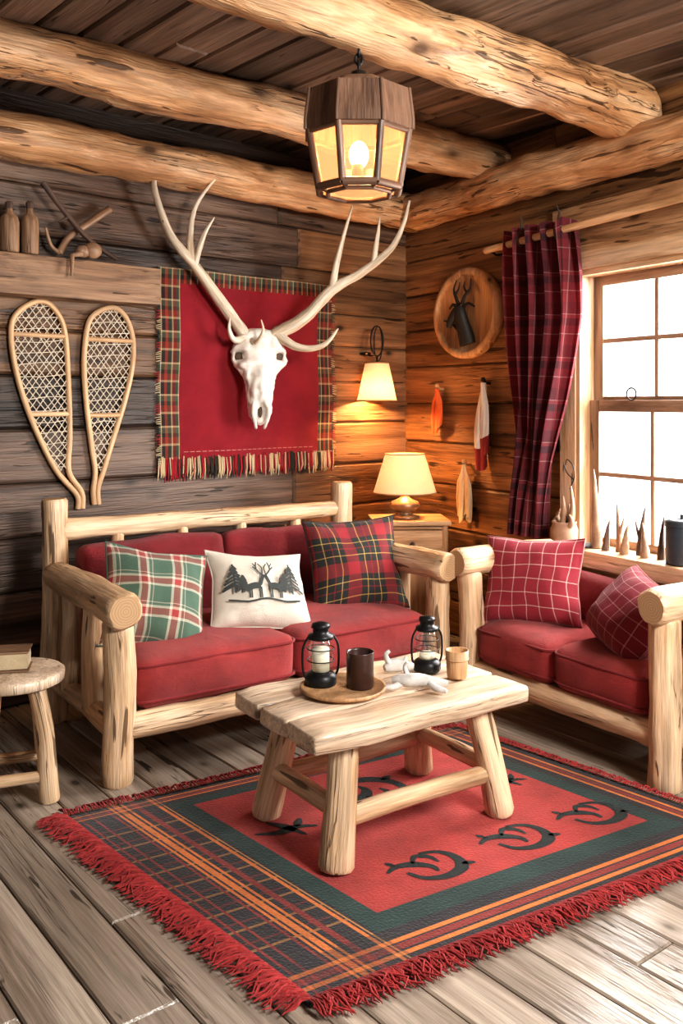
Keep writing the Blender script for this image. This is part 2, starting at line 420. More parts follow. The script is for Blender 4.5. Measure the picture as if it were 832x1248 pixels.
# ------------------------------------------------------------------ beams
def beam(name,a,b,r0,r1,lab):
    mb=MB(); a=V(a);b=V(b); c=(a+b)/2
    mb.log(a-c,b-c,r0,r1,n=48,rough=.18,bend=.030,bev=.05,tone=.5)
    return mb.obj(name,['beam','beam_end'],loc=c,label=lab,cat='beam')
a=onL(-4.6,-.13,2.68);b=onL(-.02,-.13,2.69)
beam('log_beam',a,b,.106,.115,"peeled pine log beam resting along the dark plank wall")
a=onR(.22,-.13,2.67);b=onR(4.2,-.13,2.625)
beam('log_beam',a,b,.115,.104,"golden pine log beam running above the window wall")
d=V((math.cos(math.radians(37.6)),math.sin(math.radians(37.6)),0))
e=V((.93,5.28,2.835)); beam('log_beam',e-d*4.6,e+V((0,0,0)),.104,.122,"long pine ceiling log with rounded end near the corner")
d=V((math.cos(math.radians(38.2)),math.sin(math.radians(38.2)),0))
e=V((1.43,4.32,2.83)); beam('log_beam',e-d*4.2+V((0,0,.01)),e,.100,.140,"thick cracked pine ceiling log carrying the hanging lantern")
# ------------------------------------------------------------------ window
mb=MB()
def fr(x0,x1,z0,z1,y0,y1,mi):
    g=(2 if (z1-z0)>(x1-x0) else 0)
    mb.rbox(((x0+x1)/2,(y0+y1)/2,(z0+z1)/2),(x1-x0,y1-y0,z1-z0),.004,1,mi,0,g)
fr(1.50,1.61,.66,2.14,-.06,-.03,0); fr(2.79,2.90,.66,2.14,-.06,-.03,0)
fr(1.46,2.94,2.13,2.22,-.075,-.03,0); 
fr(1.44,2.96,2.22,2.47,-.055,-.03,4)
fr(1.60,1.635,.67,2.13,-.05,.10,0); fr(2.765,2.80,.67,2.13,-.05,.10,0); fr(1.60,2.80,2.10,2.15,-.05,.10,0)
for (z0,z1,yy) in ((1.42,2.11,.05),(.70,1.46,.02)):
    y0,y1=yy,yy+.035
    fr(1.635,1.70,z0,z1,y0,y1,1); fr(2.70,2.765,z0,z1,y0,y1,1)
    fr(1.70,2.70,z1-.06,z1,y0,y1,1); fr(1.70,2.70,z0,z0+.06,y0,y1,1)
    zm=(z0+z1)/2
    for xm in (2.035,2.367): fr(xm-.012,xm+.012,z0+.05,z1-.05,y0+.005,y1-.005,1)
    fr(1.69,2.71,zm-.012,zm+.012,y0+.005,y1-.005,1)
    mb.add([(1.69,yy+.017,z0+.05),(2.71,yy+.017,z0+.05),(2.71,yy+.017,z1-.05),(1.69,yy+.017,z1-.05)],[(0,0,0)]*4,[[0,1,2,3]],2,.5,False)
ring=[(1.93+.03*math.cos(t*pi/8),-.0,1.49+.03*math.sin(t*pi/8)) for t in range(16)]
mb.tube(ring,.004,6,3,closed=True)
mb.obj('window_1',['trim','sash','pane','dark','header'],mat=FR_,kind='structure')
mb=MB()
mb.rbox((2.25,-.085,.680),(1.64,.25,.085),.012,2,0,0,0)
mb.rbox((2.25,-.025,.58),(1.56,.03,.12),.006,1,0,0,0)
mb.obj('trim_1',['trim'],mat=FR_,kind='structure')
# ------------------------------------------------------------------ curtain and rod
mb=MB()
mb.log((1.00,-.15,2.315),(2.95,-.15,2.375),.020,.020,n=14,rough=.05,bend=.004,bev=.005,tone=1.0)
rod=mb.obj('curtain_rod',['shoe','shoe'],mat=FR_,label="slim peeled wooden curtain rod above the window",cat="curtain rod")
for xb in (1.06,2.9):
    mb=MB(); mb.tube([(xb,-.03,2.30),(xb,-.12,2.285),(xb,-.15,2.30)],.007,8); mb.obj('rod_bracket',['dark'],parent=rod)
mb=MB()
def cl(z):
    k=[(2.36,1.20,1.69),(2.1,1.21,1.71),(1.9,1.22,1.71),(1.7,1.235,1.67),(1.49,1.25,1.62),(1.3,1.255,1.57),(1.14,1.25,1.53),(.95,1.23,1.50),(.72,1.21,1.48)]
    for i in range(len(k)-1):
        if k[i][0]>=z>=k[i+1][0]:
            t=(k[i][0]-z)/(k[i][0]-k[i+1][0]); return lerp(k[i][1],k[i+1][1],t),lerp(k[i][2],k[i+1][2],t)
    return k[-1][1:]
P=[];G=[]
nz_=50;nx=120
for i in range(nz_+1):
    z=2.38-(2.38-.73)*i/nz_; l,r=cl(min(z,2.36)); P.append([]);G.append([])
    fl=i/nz_
    for j in range(nx+1):
        u=j/nx
        am=.050*(1-.2*fl)
        wv=math.sin(u*2*pi*4.5+.9*math.sin(z*2.6))+.35*math.sin(u*2*pi*10+z*2)+.25*noise.noise(V((u*9,z*2,0)))
        dz=.018*math.cos(u*2*pi*4.5)*(1-i/4) if i<4 else 0
        P[-1].append((lerp(l,r,u)+.014*math.cos(u*2*pi*4.5+z),-.150+am*wv,z+dz)); G[-1].append((u*.85,z+.02*u,0))
mb.grid(P,G)
cur=mb.obj('curtain',['p_curt'],mat=FR_,label="burgundy plaid curtain gathered on a wooden rod",cat="curtain")
for xb in (1.30,1.58):
    mb=MB(); mb.tube([(xb,-.15+.026*math.cos(t*pi/6),2.335+.040*math.sin(t*pi/6)) for t in range(12)],.007,6,closed=True)
    mb.obj('curtain_ring',['stick'],parent=cur)
    mb=MB(); mb.tube([(xb,-.15,2.37),(xb+.01,-.15,2.43),(xb-.01,-.15,2.47)],[.008,.006,.003],6)
    mb.obj('ring_hook',['stick'],parent=cur)
# ------------------------------------------------------------------ sofa
def seat_cushion(par,x0,x1,y0,y1,z0,z1,mt='red'):
    mb=MB(); c=((x0+x1)/2,(y0+y1)/2,(z0+z1)/2); sz=(x1-x0,y1-y0,z1-z0)
    mb.rbox(c,sz,.050,17,0,.028,0,None,.5,.012)
    for zz in (z0+.035,z1-.03):
        P=[];cc=.05
        for (sx,sy,a0) in ((1,1,0),(-1,1,90),(-1,-1,180),(1,-1,270)):
            for q in range(5):
                an=math.radians(a0+q*22.5)
                P.append((c[0]+sx*(sz[0]/2-cc)+math.cos(an)*(cc+.004),c[1]+sy*(sz[1]/2-cc)+math.sin(an)*(cc+.004),zz))
        mb.tube(P,.0065,6,1,closed=True)
    return mb.obj('seat_cushion',[mt,'piping'],parent=par)
def sofa(origin,ang,W,D,zs,zarm,zback,label,rb=.062):
    s=empty('log_sofa',origin,ang,label,'sofa')
    for x in (0,W):
        mb=MB(); mb.log((x,0,0),(x,0,zarm-.045),rb,rb*.92,rough=.15); mb.obj('front_post',['pine','pine_end'],parent=s)
        mb=MB(); mb.log((x,D,0),(x,D,zback),rb,rb*.95,rough=.15); mb.obj('back_post',['pine','pine_end'],parent=s)
        mb=MB(); mb.log((x,-.085,zarm),(x,D-.03,zarm),.069,.066,n=24,rough=.14); mb.obj('armrest',['pine','pine_end'],parent=s)
        mb=MB(); mb.log((x,.02,zs-.05),(x,D-.02,zs-.05),.046); mb.obj('side_rail',['pine','pine_end'],parent=s)
        for k in range(2):
            yy=lerp(.27,D-.25,k)
            mb=MB(); mb.log((x,yy,zs-.05),(x,yy,zarm-.03),.050,.040,rough=.18); mb.obj('arm_spindle',['pine','pine_end'],parent=s)
    mb=MB(); mb.log((.02,0,zs-.045),(W-.02,0,zs-.045),.050,rough=.15); mb.obj('front_rail',['pine','pine_end'],parent=s)
    mb=MB(); mb.log((.02,D,zs-.03),(W-.02,D,zs-.03),.044); mb.obj('back_rail',['pine','pine_end'],parent=s)
    mb=MB(); mb.log((.02,D,zback-.145),(W-.02,D,zback-.145),.050,.042,rough=.20); mb.obj('top_rail',['pine','pine_end'],parent=s)
    nsp=4
    for k in range(nsp):
        x=lerp(.30,W-.30,k/(nsp-1)); mb=MB(); mb.log((x,D,zs),(x,D,zback-.14),.034,.030,n=12); mb.obj('back_spindle',['pine','pine_end'],parent=s)
    mb=MB(); mb.rbox((W/2,D/2,zs-.02),(W-.14,D-.06,.03),.004,1,0,0,0); mb.obj('seat_base',['pine'],parent=s)
    return s
S1=V((-.85,3.43,0)); A1=34
W1,D1=1.58,.82
s1=sofa(S1,A1,W1,D1,.255,.668,1.01,"peeled log sofa with red seat and back cushions")
g=.005
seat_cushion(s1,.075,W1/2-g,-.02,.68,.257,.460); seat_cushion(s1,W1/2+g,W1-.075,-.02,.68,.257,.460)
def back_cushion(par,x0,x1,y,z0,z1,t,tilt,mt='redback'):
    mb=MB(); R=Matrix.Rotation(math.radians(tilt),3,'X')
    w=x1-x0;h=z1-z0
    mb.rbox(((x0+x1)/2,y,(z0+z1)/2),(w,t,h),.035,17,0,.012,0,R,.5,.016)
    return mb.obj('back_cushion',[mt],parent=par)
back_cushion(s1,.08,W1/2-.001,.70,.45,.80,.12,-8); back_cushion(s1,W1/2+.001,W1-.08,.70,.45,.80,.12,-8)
S2=V((.61,4.30,0)); A2=-56.8; W2,D2=1.10,.58
s2=sofa(S2,A2,W2,D2,.235,.69,.64,"peeled log loveseat with red cushions beneath the window",rb=.064)
seat_cushion(s2,.075,W2/2-g,-.03,.46,.237,.42); seat_cushion(s2,W2/2+g,W2-.075,-.03,.46,.237,.42)
back_cushion(s2,.09,W2/2-.001,.475,.41,.62,.11,-8); back_cushion(s2,W2/2+.001,W2-.09,.475,.41,.62,.11,-8)
# ------------------------------------------------------------------ throw pillows
PE=2.6
def psurf(w,h,t,x,y):
    u=max(-1,min(1,x/(w/2)));v=max(-1,min(1,y/(h/2)))
    return t/2*max(0,(1-abs(u)**PE)*(1-abs(v)**PE))**.55
def pillow(base,ang,name,mt,w,h,t,lx,ly,z,tilt,roll,yaw,label,goff=(0,0),rnd=0,slump=0):
    mb=MB(); n=30
    def pinch(u,v):
        a=.90+.10*v*v; b=.90+.10*u*u
        r=1-rnd*(u*u*v*v)
        x=u*w/2*a*r; y=v*h/2*b*r
        wb=noise.noise(V((u*1.7+lx*5,v*1.7,ly*9)))*.012
        return x+wb, y+wb*.7-slump*(v+1)*.5*(1-u*u*.6)*.10*h
    for sd in (1,-1):
        P=[];G=[]
        for i in range(n+1):
            P.append([]);G.append([])
            for j in range(n+1):
                u=math.sin((-1+2*i/n)*pi/2);v=math.sin((-1+2*j/n)*pi/2)
                x,y=pinch(u,v); zz=t/2*max(0,(1-abs(u)**PE)*(1-abs(v)**PE))**.55*(1-.18*v)
                wr=(.014*noise.noise(V((x*10,y*10,sd*3+lx*7)))+.006*noise.noise(V((x*28,y*20,sd*5+lx*7))))*(1 if abs(u)<.99 and abs(v)<.99 else 0)
                P[-1].append((x,-sd*(zz+wr),y)); G[-1].append((u*w/2+goff[0],v*h/2+goff[1],0))
        if sd<0: P=P[::-1];G=G[::-1]
        mb.grid(P,G)
    edge=[]
    m=8
    for (a,b,c,d) in ((-1,-1,1,-1),(1,-1,1,1),(1,1,-1,1),(-1,1,-1,-1)):
        for q in range(m):
            x,y=pinch(lerp(a,c,q/m),lerp(b,d,q/m)); edge.append((x,0,y))
    mb.tube(edge,.005,6,0,closed=True)
    Mx=Matrix.Translation(base)@rotz(ang)@Matrix.Translation((lx,ly,z))@rotz(yaw)@Matrix.Rotation(math.radians(-tilt),4,'X')@Matrix.Rotation(math.radians(roll),4,'Y')
    return mb.obj(name,[mt],mat=Mx,label=label,cat='pillow')
pillow(S1,A1,'throw_pillow','p_green',.45,.47,.19,.27,.30,.615,34,14,-4,"green, cream and red plaid throw pillow on the sofa",(0,0))
PW,PH,PT=.47,.38,.18
p2=pillow(S1,A1,'throw_pillow','cream',PW,PH,PT,.745,.26,.600,36,7,-6,"cream linen throw pillow printed with deer and pine trees")
pillow(S1,A1,'throw_pillow','p_red',.50,.47,.20,1.345,.35,.645,22,-1,-12,"red and black plaid throw pillow against the sofa arm")
pillow(S2,A2,'throw_pillow','p_grid',.48,.42,.18,.215,.20,.61,20,-3,26,"rose red checked throw pillow leaning on the loveseat")
pillow(S2,A2,'throw_pillow','p_grid2',.44,.41,.23,.80,.20,.575,34,16,-14,"dark red checked throw pillow beside the loveseat arm",rnd=.16,slump=.9)
mb=MB()
pf=lambda x,y:(x,-psurf(PW,PH,PT,x/.93,y/.93)*(1-.18*min(1,max(-1,y/(PH/2))))-.014,y)
def stroke(pts,w): 
    pts=[tuple(p) for p in crom([V((a*1.04,b*1.2+.006,0)) for a,b in pts],3)]
    mb.ribbon([(p[0],p[1]) for p in pts],w*1.15,pf)
def tree(x,y,h,w):
    stroke([(x,y),(x,y+h)],.007)
    k=7
    for i in range(k):
        for s_ in (1,-1):
            yy=y+h*(.14+.78*i/k)+random.uniform(-.003,.003); ww=w*(1-i/k)*.5*random.uniform(.7,1.15)+.006
            stroke([(x,yy+.012),(x+s_*ww*.5,yy+.004),(x+s_*ww,yy-.006)],.009)
tree(-.13,-.05,.12,.09); tree(-.095,-.05,.07,.05); tree(.125,-.055,.13,.10); tree(.09,-.05,.08,.05)
for s_,x0 in ((1,-.045),(-1,.045)):
    stroke([(x0-s_*.028,-.032),(x0,-.024),(x0+s_*.026,-.026)],.026)
    stroke([(x0+s_*.022,-.022),(x0+s_*.034,.005),(x0+s_*.040,.018)],.014)
    stroke([(x0+s_*.034,.018),(x0+s_*.052,.012)],.011)
    stroke([(x0+s_*.036,.02),(x0+s_*.014,.045),(x0+s_*.020,.078)],.006)
    stroke([(x0+s_*.036,.02),(x0+s_*.040,.05),(x0+s_*.026,.07)],.005)
    stroke([(x0+s_*.022,.036),(x0+s_*.0,.055)],.005)
    stroke([(x0+s_*.018,.05),(x0+s_*.002,.072)],.004)
    for dx in (-.026,-.018,.018,.026): stroke([(x0+s_*dx,-.03),(x0+s_*dx,-.072)],.006)
stroke([(-.16,-.074),(-.08,-.085),(0,-.074),(.09,-.084),(.16,-.074)],.007)
mb.obj('deer_print',['ink'],parent=p2,label="charcoal deer and pine tree print")
# ------------------------------------------------------------------ coffee table
ct=empty('coffee_table',(.145,3.15,0),34.0,"rustic pale wood coffee table with splayed log legs","table")
mb=MB()
for k,(y0,y1) in enumerate(((-.274,-.090),(-.088,.092),(.094,.274))):
    mb.rbox((random.uniform(-.008,.008),(y0+y1)/2,.4225),(.890,y1-y0,.066),.018,13,0,0,0,None,(.45,.6,.5)[k],.010)
mb.obj('tabletop',['pale'],parent=ct)
LG=[(-1,-1),(1,-1),(1,1),(-1,1)]
for sx,sy in LG:
    mb=MB(); mb.log((sx*.345,sy*.225,.012),(sx*.275,sy*.165,.405),.054,.046,rough=.14); mb.obj('leg',['pine','pine_end'],parent=ct)
def lp(sx,sy,z): t=(z-.01)/.39; return (sx*lerp(.345,.275,t),sy*lerp(.225,.165,t),z)
for i in range(4):
    a=LG[i];b=LG[(i+1)%4]; z=.155 if i%2==0 else .175
    mb=MB(); mb.log(lp(*a,z),lp(*b,z),.034,.030,n=16,rough=.16); mb.obj('stretcher',['pine','pine_end'],parent=ct)
# ------------------------------------------------------------------ rug
U=V((.862,.5075,0));Vv=V((.677,-.736,0)); RO=V((-1.04,3.127,0))
RL0,RL1,RB0,RB1=.055,1.77,.035,1.355
cols={'k':(.030,.027,.030),'o':(.60,.18,.045),'g':(.022,.048,.044),'r':(.38,.045,.039),'b':(.22,.035,.030),'y':(.46,.22,.075)}
def stripes(w,seq):
    tot=sum(x[1] for x in seq);p=0;out=[]
    for c,l in seq: out.append((p*w,(p+l/tot)*w,c)); p+=l/tot
    return out
seqS=[('k',4),('b',.9),('k',3),('b',.9),('k',6),('b',.9),('k',1),('o',1.0),('k',.8),('o',2.2),('k',.9),('o',1.0),('k',2.0),('b',2.2),('k',5),('o',1.3),('k',.8),('y',.6),('k',1.2),('g',7.5)]
seqF=[('k',4.4),('o',1.6),('k',.8),('b',2.4),('k',.6),('o',1.6),('k',4.5),('g',8)]
MR,MBK,MF=.21,.14,.25
sa=stripes(.40,seqS)+[(.40,RL1-RL0-MR,'r')]
for (p,q,c) in reversed(stripes(MR,seqF)): sa.append((RL1-RL0-q,RL1-RL0-p,c))
sb=stripes(MBK,seqF)
sb.append((MBK,RB1-RB0-MF,'r'))
for (p,q,c) in reversed(stripes(MF,seqF)): sb.append((RB1-RB0-q,RB1-RB0-p,c))
sb2=[]; nx_=9
for (b0,b1,cb_) in sb:
    if cb_!='r': sb2.append((b0,b1,cb_,None)); continue
    st=(b1-b0)/nx_
    for k in range(nx_):
        z0=b0+k*st
        sb2+= [(z0,z0+st*.45,'r',None),(z0+st*.45,z0+st*.53,'r','b'),(z0+st*.53,z0+st*.80,'r',None),(z0+st*.80,z0+st*.90,'r','y'),(z0+st*.90,z0+st,'r',None)]
rugm={}
def rmat(c1,c2):
    k=''.join(sorted((c1,c2)))
    if k not in rugm:
        a,b=cols[c1],cols[c2]; M['rug_'+k]=fabric('rug_wool_'+k,tuple((x+y)/2 for x,y in zip(a,b)),.25,.95,1.0,110); rugm[k]=len(rugm)
    return rugm[k]
mb=MB()
def rp(a,b,z=0): p=U*a+Vv*b; return V((p.x,p.y,z))
for (a0,a1,ca) in sa:
    for (b0,b1,cb_,cx) in sb2:
        if ca=='r' and cb_=='r': mi=rmat('r','r')
        elif ca=='r': mi=rmat(cb_,cb_)
        elif cb_=='r': mi=rmat(ca,cx) if (cx and ca=='k' and a1<.32) else rmat(ca,ca)
        elif ca=='g' and cb_=='g': mi=rmat('g','g')
        elif ca=='g': mi=rmat(cb_,cb_)
        elif cb_=='g': mi=rmat(ca,ca)
        else: mi=rmat(ca,cb_)
        A0,A1_,B0,B1=a0+RL0,a1+RL0,b0+RB0,b1+RB0
        mb.add([rp(A0,B0,.010),rp(A1_,B0,.010),rp(A1_,B1,.010),rp(A0,B1,.010)],[(A0,B0,0),(A1_,B0,0),(A1_,B1,0),(A0,B1,0)],[[3,2,1,0]],mi,.5,False)
cn=[rp(RL0,RB0,.010),rp(RL1,RB0,.010),rp(RL1,RB1,.010),rp(RL0,RB1,.010)]
for i in range(4):
    a=cn[i];b=cn[(i+1)%4]; mb.add([a,b,V((b.x,b.y,.0005)),V((a.x,a.y,.0005))],[tuple(a),tuple(b),tuple(b),tuple(a)],[[0,1,2,3]],rmat('k','k'),.5,False)
mk=rmat('k','g')
def mot(a,b,sc,kind=0,fl=1):
    f=lambda x,y:rp(a+x*sc,b+y*sc*fl,.0115)
    def st(pts,w):
        q=crom([V((p[0],p[1],0)) for p in pts],4); k=len(q)-1
        mb.ribbon([(p.x,p.y) for p in q],[lerp(w[0],w[1],min(1,2*min(i,k-i)/k)) for i in range(k+1)],f,mk)
    if kind==0:
        st([(.35,-.80),(.95,-.55),(1.1,.05),(.75,.65),(.0,.85),(-.65,.60),(-.85,.05)],(.14,.42))
        st([(-1.35,-.25),(-.85,-.45),(-.3,-.30),(.05,.10),(.0,.45)],(.10,.40))
        st([(-.3,-.35),(.1,-.7),(.45,-.45),(.45,-.02)],(.08,.30)); st([(-.85,-.5),(-.95,-.85)],(.06,.22)); st([(.95,.45),(1.35,.60)],(.08,.26))
    else:
        st([(-1,-.2),(-.3,.1),(.4,0),(1,.3)],(.1,.45)); st([(-.2,-.8),(.1,-.2),(.3,.7)],(.08,.4)); st([(.4,0),(.9,-.5)],(.1,.3))
for a in (.76,1.12,1.46): mot(a,.965,.096)
mot(1.45,.60,.085,1); mot(.58,.52,.10,1); mot(1.0,.40,.12,0,-1)
rug=mb.obj('area_rug',['rug_'+k for k in rugm],loc=RO,label="fringed red wool rug with dark and orange striped border",cat="rug")
M['fr']=fabric('rug_fringe_red',(.33,.035,.035),.35,.95,.4,90)
mb=MB()
def strands(a,b,outd,step,ln):
    L=(b-a).length; n=int(L/step)
    for i in range(n):
        p=a+(b-a)*((i+random.random()*.8)/n); o=outd.normalized(); al=(b-a).normalized()
        l=ln*random.uniform(.6,1.2); s1_=random.gauss(0,.22)*l; s2_=random.gauss(0,.14)*l; hz=random.uniform(0,.008)
        q=[p-o*.012+V((0,0,.009)),p+o*l*.3+al*s1_*.5+V((0,0,.013+hz)),p+o*l*.6+al*(s1_*.7+s2_)+V((0,0,.007+hz)),p+o*l*.85+al*(s1_-s2_*.4)+V((0,0,.006)),p+o*l+al*s1_+V((0,0,.004))]
        mb.tube(q,[.0022,.0034,.0034,.0028,.001],4,0,tone=random.random())
strands(cn[0],cn[3],-U,.0034,.085); strands(cn[1],cn[2],U,.007,.03); strands(cn[3],cn[2],Vv,.0034,.080); strands(cn[0],cn[1],-Vv,.006,.045)
mb.obj('fringe',['fr'],parent=rug,kind='stuff',label="tangled dark red wool fringe")
# ------------------------------------------------------------------ wall banner
BX0,BX1,BZ0,BZ1=-1.925,-.705,1.095,2.17
mb=MB(); nx,nz2=48,40
def bsurf(x,z): return -.052-.010*math.sin(x*9+z*2)-.006*math.sin(z*11+x*3)
P=[];G=[]
xs=[lerp(BX0,BX1,i/nx) for i in range(nx+1)]; zs=[lerp(BZ0,BZ1,j/nz2) for j in range(nz2+1)]
for x in xs: P.append([(x,bsurf(x,z),z) for z in zs]); G.append([(x,z,0) for z in zs])
def bm_(i,j):
    x=(xs[i]+xs[i+1])/2;z=(zs[j]+zs[j+1])/2
    return 1 if (x<BX0+.13 or x>BX1-.13 or z>BZ1-.07) else 0
mb.grid(P,G,mif=bm_)
bn=mb.obj('wall_banner',['bannerred','p_bord'],mat=FL_,label="red wool banner with plaid borders hung on the wall",cat="wall hanging")
mb=MB(); x=BX0+.15
while x<BX1-.16:
    mb.ribbon([(x,BZ0+.085),(x+.014,BZ0+.085),(x+.028,BZ0+.085)],.0035,lambda a,b:(a,bsurf(a,b)-.003,b)); x+=.038
mb.obj('stitching',['stitch'],parent=bn,kind='stuff')
M['f1']=fabric('fringe_tan',(.55,.42,.26),.2);M['f2']=fabric('fringe_red',(.35,.02,.03),.2);M['f3']=fabric('fringe_dark',(.04,.035,.025),.2)
mb=MB(); x=BX0; 
while x<BX1:
    p=[(x,bsurf(x,BZ0)-.002,BZ0+.045+.02*random.random()),(x+random.uniform(-.006,.006),bsurf(x,BZ0)-.006,BZ0-.02),(x+random.uniform(-.01,.01),bsurf(x,BZ0)-.002,BZ0-random.uniform(.045,.075))]
    mb.tube(p,[.004,.005,.003],5,(int(x*16)%3 if random.random()<.5 else random.randrange(3))); x+=.0085
for (xe,sgn) in ((BX0,-1),(BX1,1)):
    z=BZ0
    while z<BZ1-.0:
        mb.tube([(xe-sgn*.01,bsurf(xe,z)-.002,z),(xe+sgn*random.uniform(.012,.025),bsurf(xe,z)-.002,z-random.uniform(0,.01))],[.003,.002],4,int(z*18)%3); z+=.012
mb.obj('fringe',['f1','f2','f3'],parent=bn,kind='stuff',label="multicoloured yarn fringe")
# ------------------------------------------------------------------ antlered skull
so=onL(-1.35,-.15,0)
sk=empty('antler_skull_mount',(so.x,so.y,1.32),15,"white deer skull with wide branching antlers on banner","skull mount")
mb=MB()
prof=[(.545,.040,.02,.0),(.535,.085,.045,.0),(.515,.118,.065,.0),(.485,.136,.080,-.005),(.455,.140,.088,-.01),(.43,.150,.090,-.02),(.41,.160,.088,-.025),(.385,.158,.086,-.03),(.36,.160,.086,-.033),(.335,.150,.086,-.036),(.31,.122,.086,-.04),(.285,.100,.084,-.045),(.25,.086,.080,-.05),(.21,.080,.076,-.052),(.17,.074,.070,-.055),(.13,.072,.062,-.055),(.10,.072,.054,-.055),(.07,.066,.046,-.055),(.04,.054,.036,-.05),(.015,.036,.024,-.045),(.0,.012,.01,-.045)]
P=[];G=[];n=56
PR=[]
for i in range(len(prof)-1):
    for k in (0,.33,.66): PR.append(tuple(lerp(a,b,k) for a,b in zip(prof[i],prof[i+1])))
PR.append(prof[-1])
for (z,w,d,yo) in PR:
    r=[];gg=[]
    for j in range(n):
        a=2*pi*j/n; ca,sa_=math.cos(a),math.sin(a)
        x=w*math.copysign(abs(ca)**.75,ca); y=yo-d*(abs(sa_)**1.2)*(1 if sa_>0 else -.6)
        if sa_>0:
            ax_=abs(x)
            e=math.exp(-(((ax_-.114)/.026)**4+((z-.385)/.028)**4)); y+=e*.075; 
            e3=math.exp(-(((ax_-.054)/.012)**2+((z-.27)/.08)**2)); y+=e3*.020
            e5=math.exp(-(((ax_-.052)/.011)**2+((z-.455)/.03)**2)); y+=e5*.026
            e2=math.exp(-((x/.026)**2+((z-.075)/.050)**2)); y+=e2*.050
            y-=.012*math.exp(-((x/.018)**2+((z-.24)/.12)**2))
        rj=noise.noise(V((x*24,y*24,z*24)))*.012+noise.noise(V((x*60,y*60,z*60)))*.006
        r.append((x+rj,y+rj,z+rj*.4)); gg.append((x,y,z))
    P.append(r);G.append(gg)
mb.grid(P,G,cv=True)
mb.obj('skull',['bone'],parent=sk)
for s_ in (1,-1):
    mb=MB(); mb.ball((s_*.114,-.034,.385),.026,12,0,(1.05,.5,.85)); mb.obj('eye_socket',['bonedark'],parent=sk)
    mb=MB(); mb.tube(crom([(s_*.038,-.095,.13),(s_*.044,-.100,.07),(s_*.030,-.085,.01),(s_*.022,-.06,-.02)],3),[.012]*3+[.012]*3+[.009]*3+[.003],8); mb.obj('nasal_bone',['bone'],parent=sk)
mb=MB(); mb.ball((0,-.070,.078),.017,12,0,(.7,.4,2.1)); mb.obj('nasal_opening',['bonedark'],parent=sk)
def ant(segs):
    mb=MB()
    for pts,r0,r1 in segs:
        q=crom([(x,y,z-1.32) for x,y,z in pts],6); k=len(q)-1
        rr=[lerp(r0,r1,(i/k)**1.3) for i in range(k+1)]
        sd=random.random()*9
        mb.tube(q,rr,14,0,rn=lambda i,a,arc:1+.15*noise.noise(V((math.cos(a)*2,math.sin(a)*2,arc*12+sd)))+(.12*noise.noise(V((math.cos(a)*3,math.sin(a)*3,arc*45))) if i<10 else 0))
    return mb.obj('antler',['antler'],parent=sk,label="pale branching antler")
ant([([(-.06,-.02,1.80),(-.10,-.03,1.85),(-.21,-.09,1.985),(-.364,-.17,2.17),(-.50,-.25,2.315),(-.575,-.30,2.49),(-.592,-.32,2.61),(-.525,-.33,2.72)],.038,.006),
     ([(-.385,-.18,2.19),(-.40,-.21,2.32),(-.37,-.23,2.49),(-.245,-.22,2.67)],.022,.004),
     ([(-.375,-.18,2.17),(-.33,-.22,2.33),(-.275,-.24,2.43)],.018,.003),
     ([(-.08,-.04,1.81),(-.15,-.12,1.79),(-.185,-.16,1.84),(-.18,-.16,1.91)],.022,.003),
     ([(-.05,-.06,1.80),(-.03,-.13,1.78),(.00,-.16,1.84),(-.01,-.16,1.90)],.014,.003)])
ant([([(.06,-.02,1.80),(.11,-.03,1.84),(.25,-.09,1.925),(.395,-.15,2.08),(.546,-.20,2.17),(.70,-.25,2.30),(.765,-.28,2.43),(.80,-.29,2.57)],.042,.006),
     ([(.39,-.15,2.07),(.42,-.19,2.27),(.49,-.22,2.54)],.023,.004),
     ([(.61,-.22,2.22),(.63,-.24,2.37),(.64,-.25,2.48)],.018,.003),
     ([(.10,-.04,1.83),(.21,-.10,1.755),(.34,-.15,1.765),(.42,-.18,1.86)],.028,.004)])
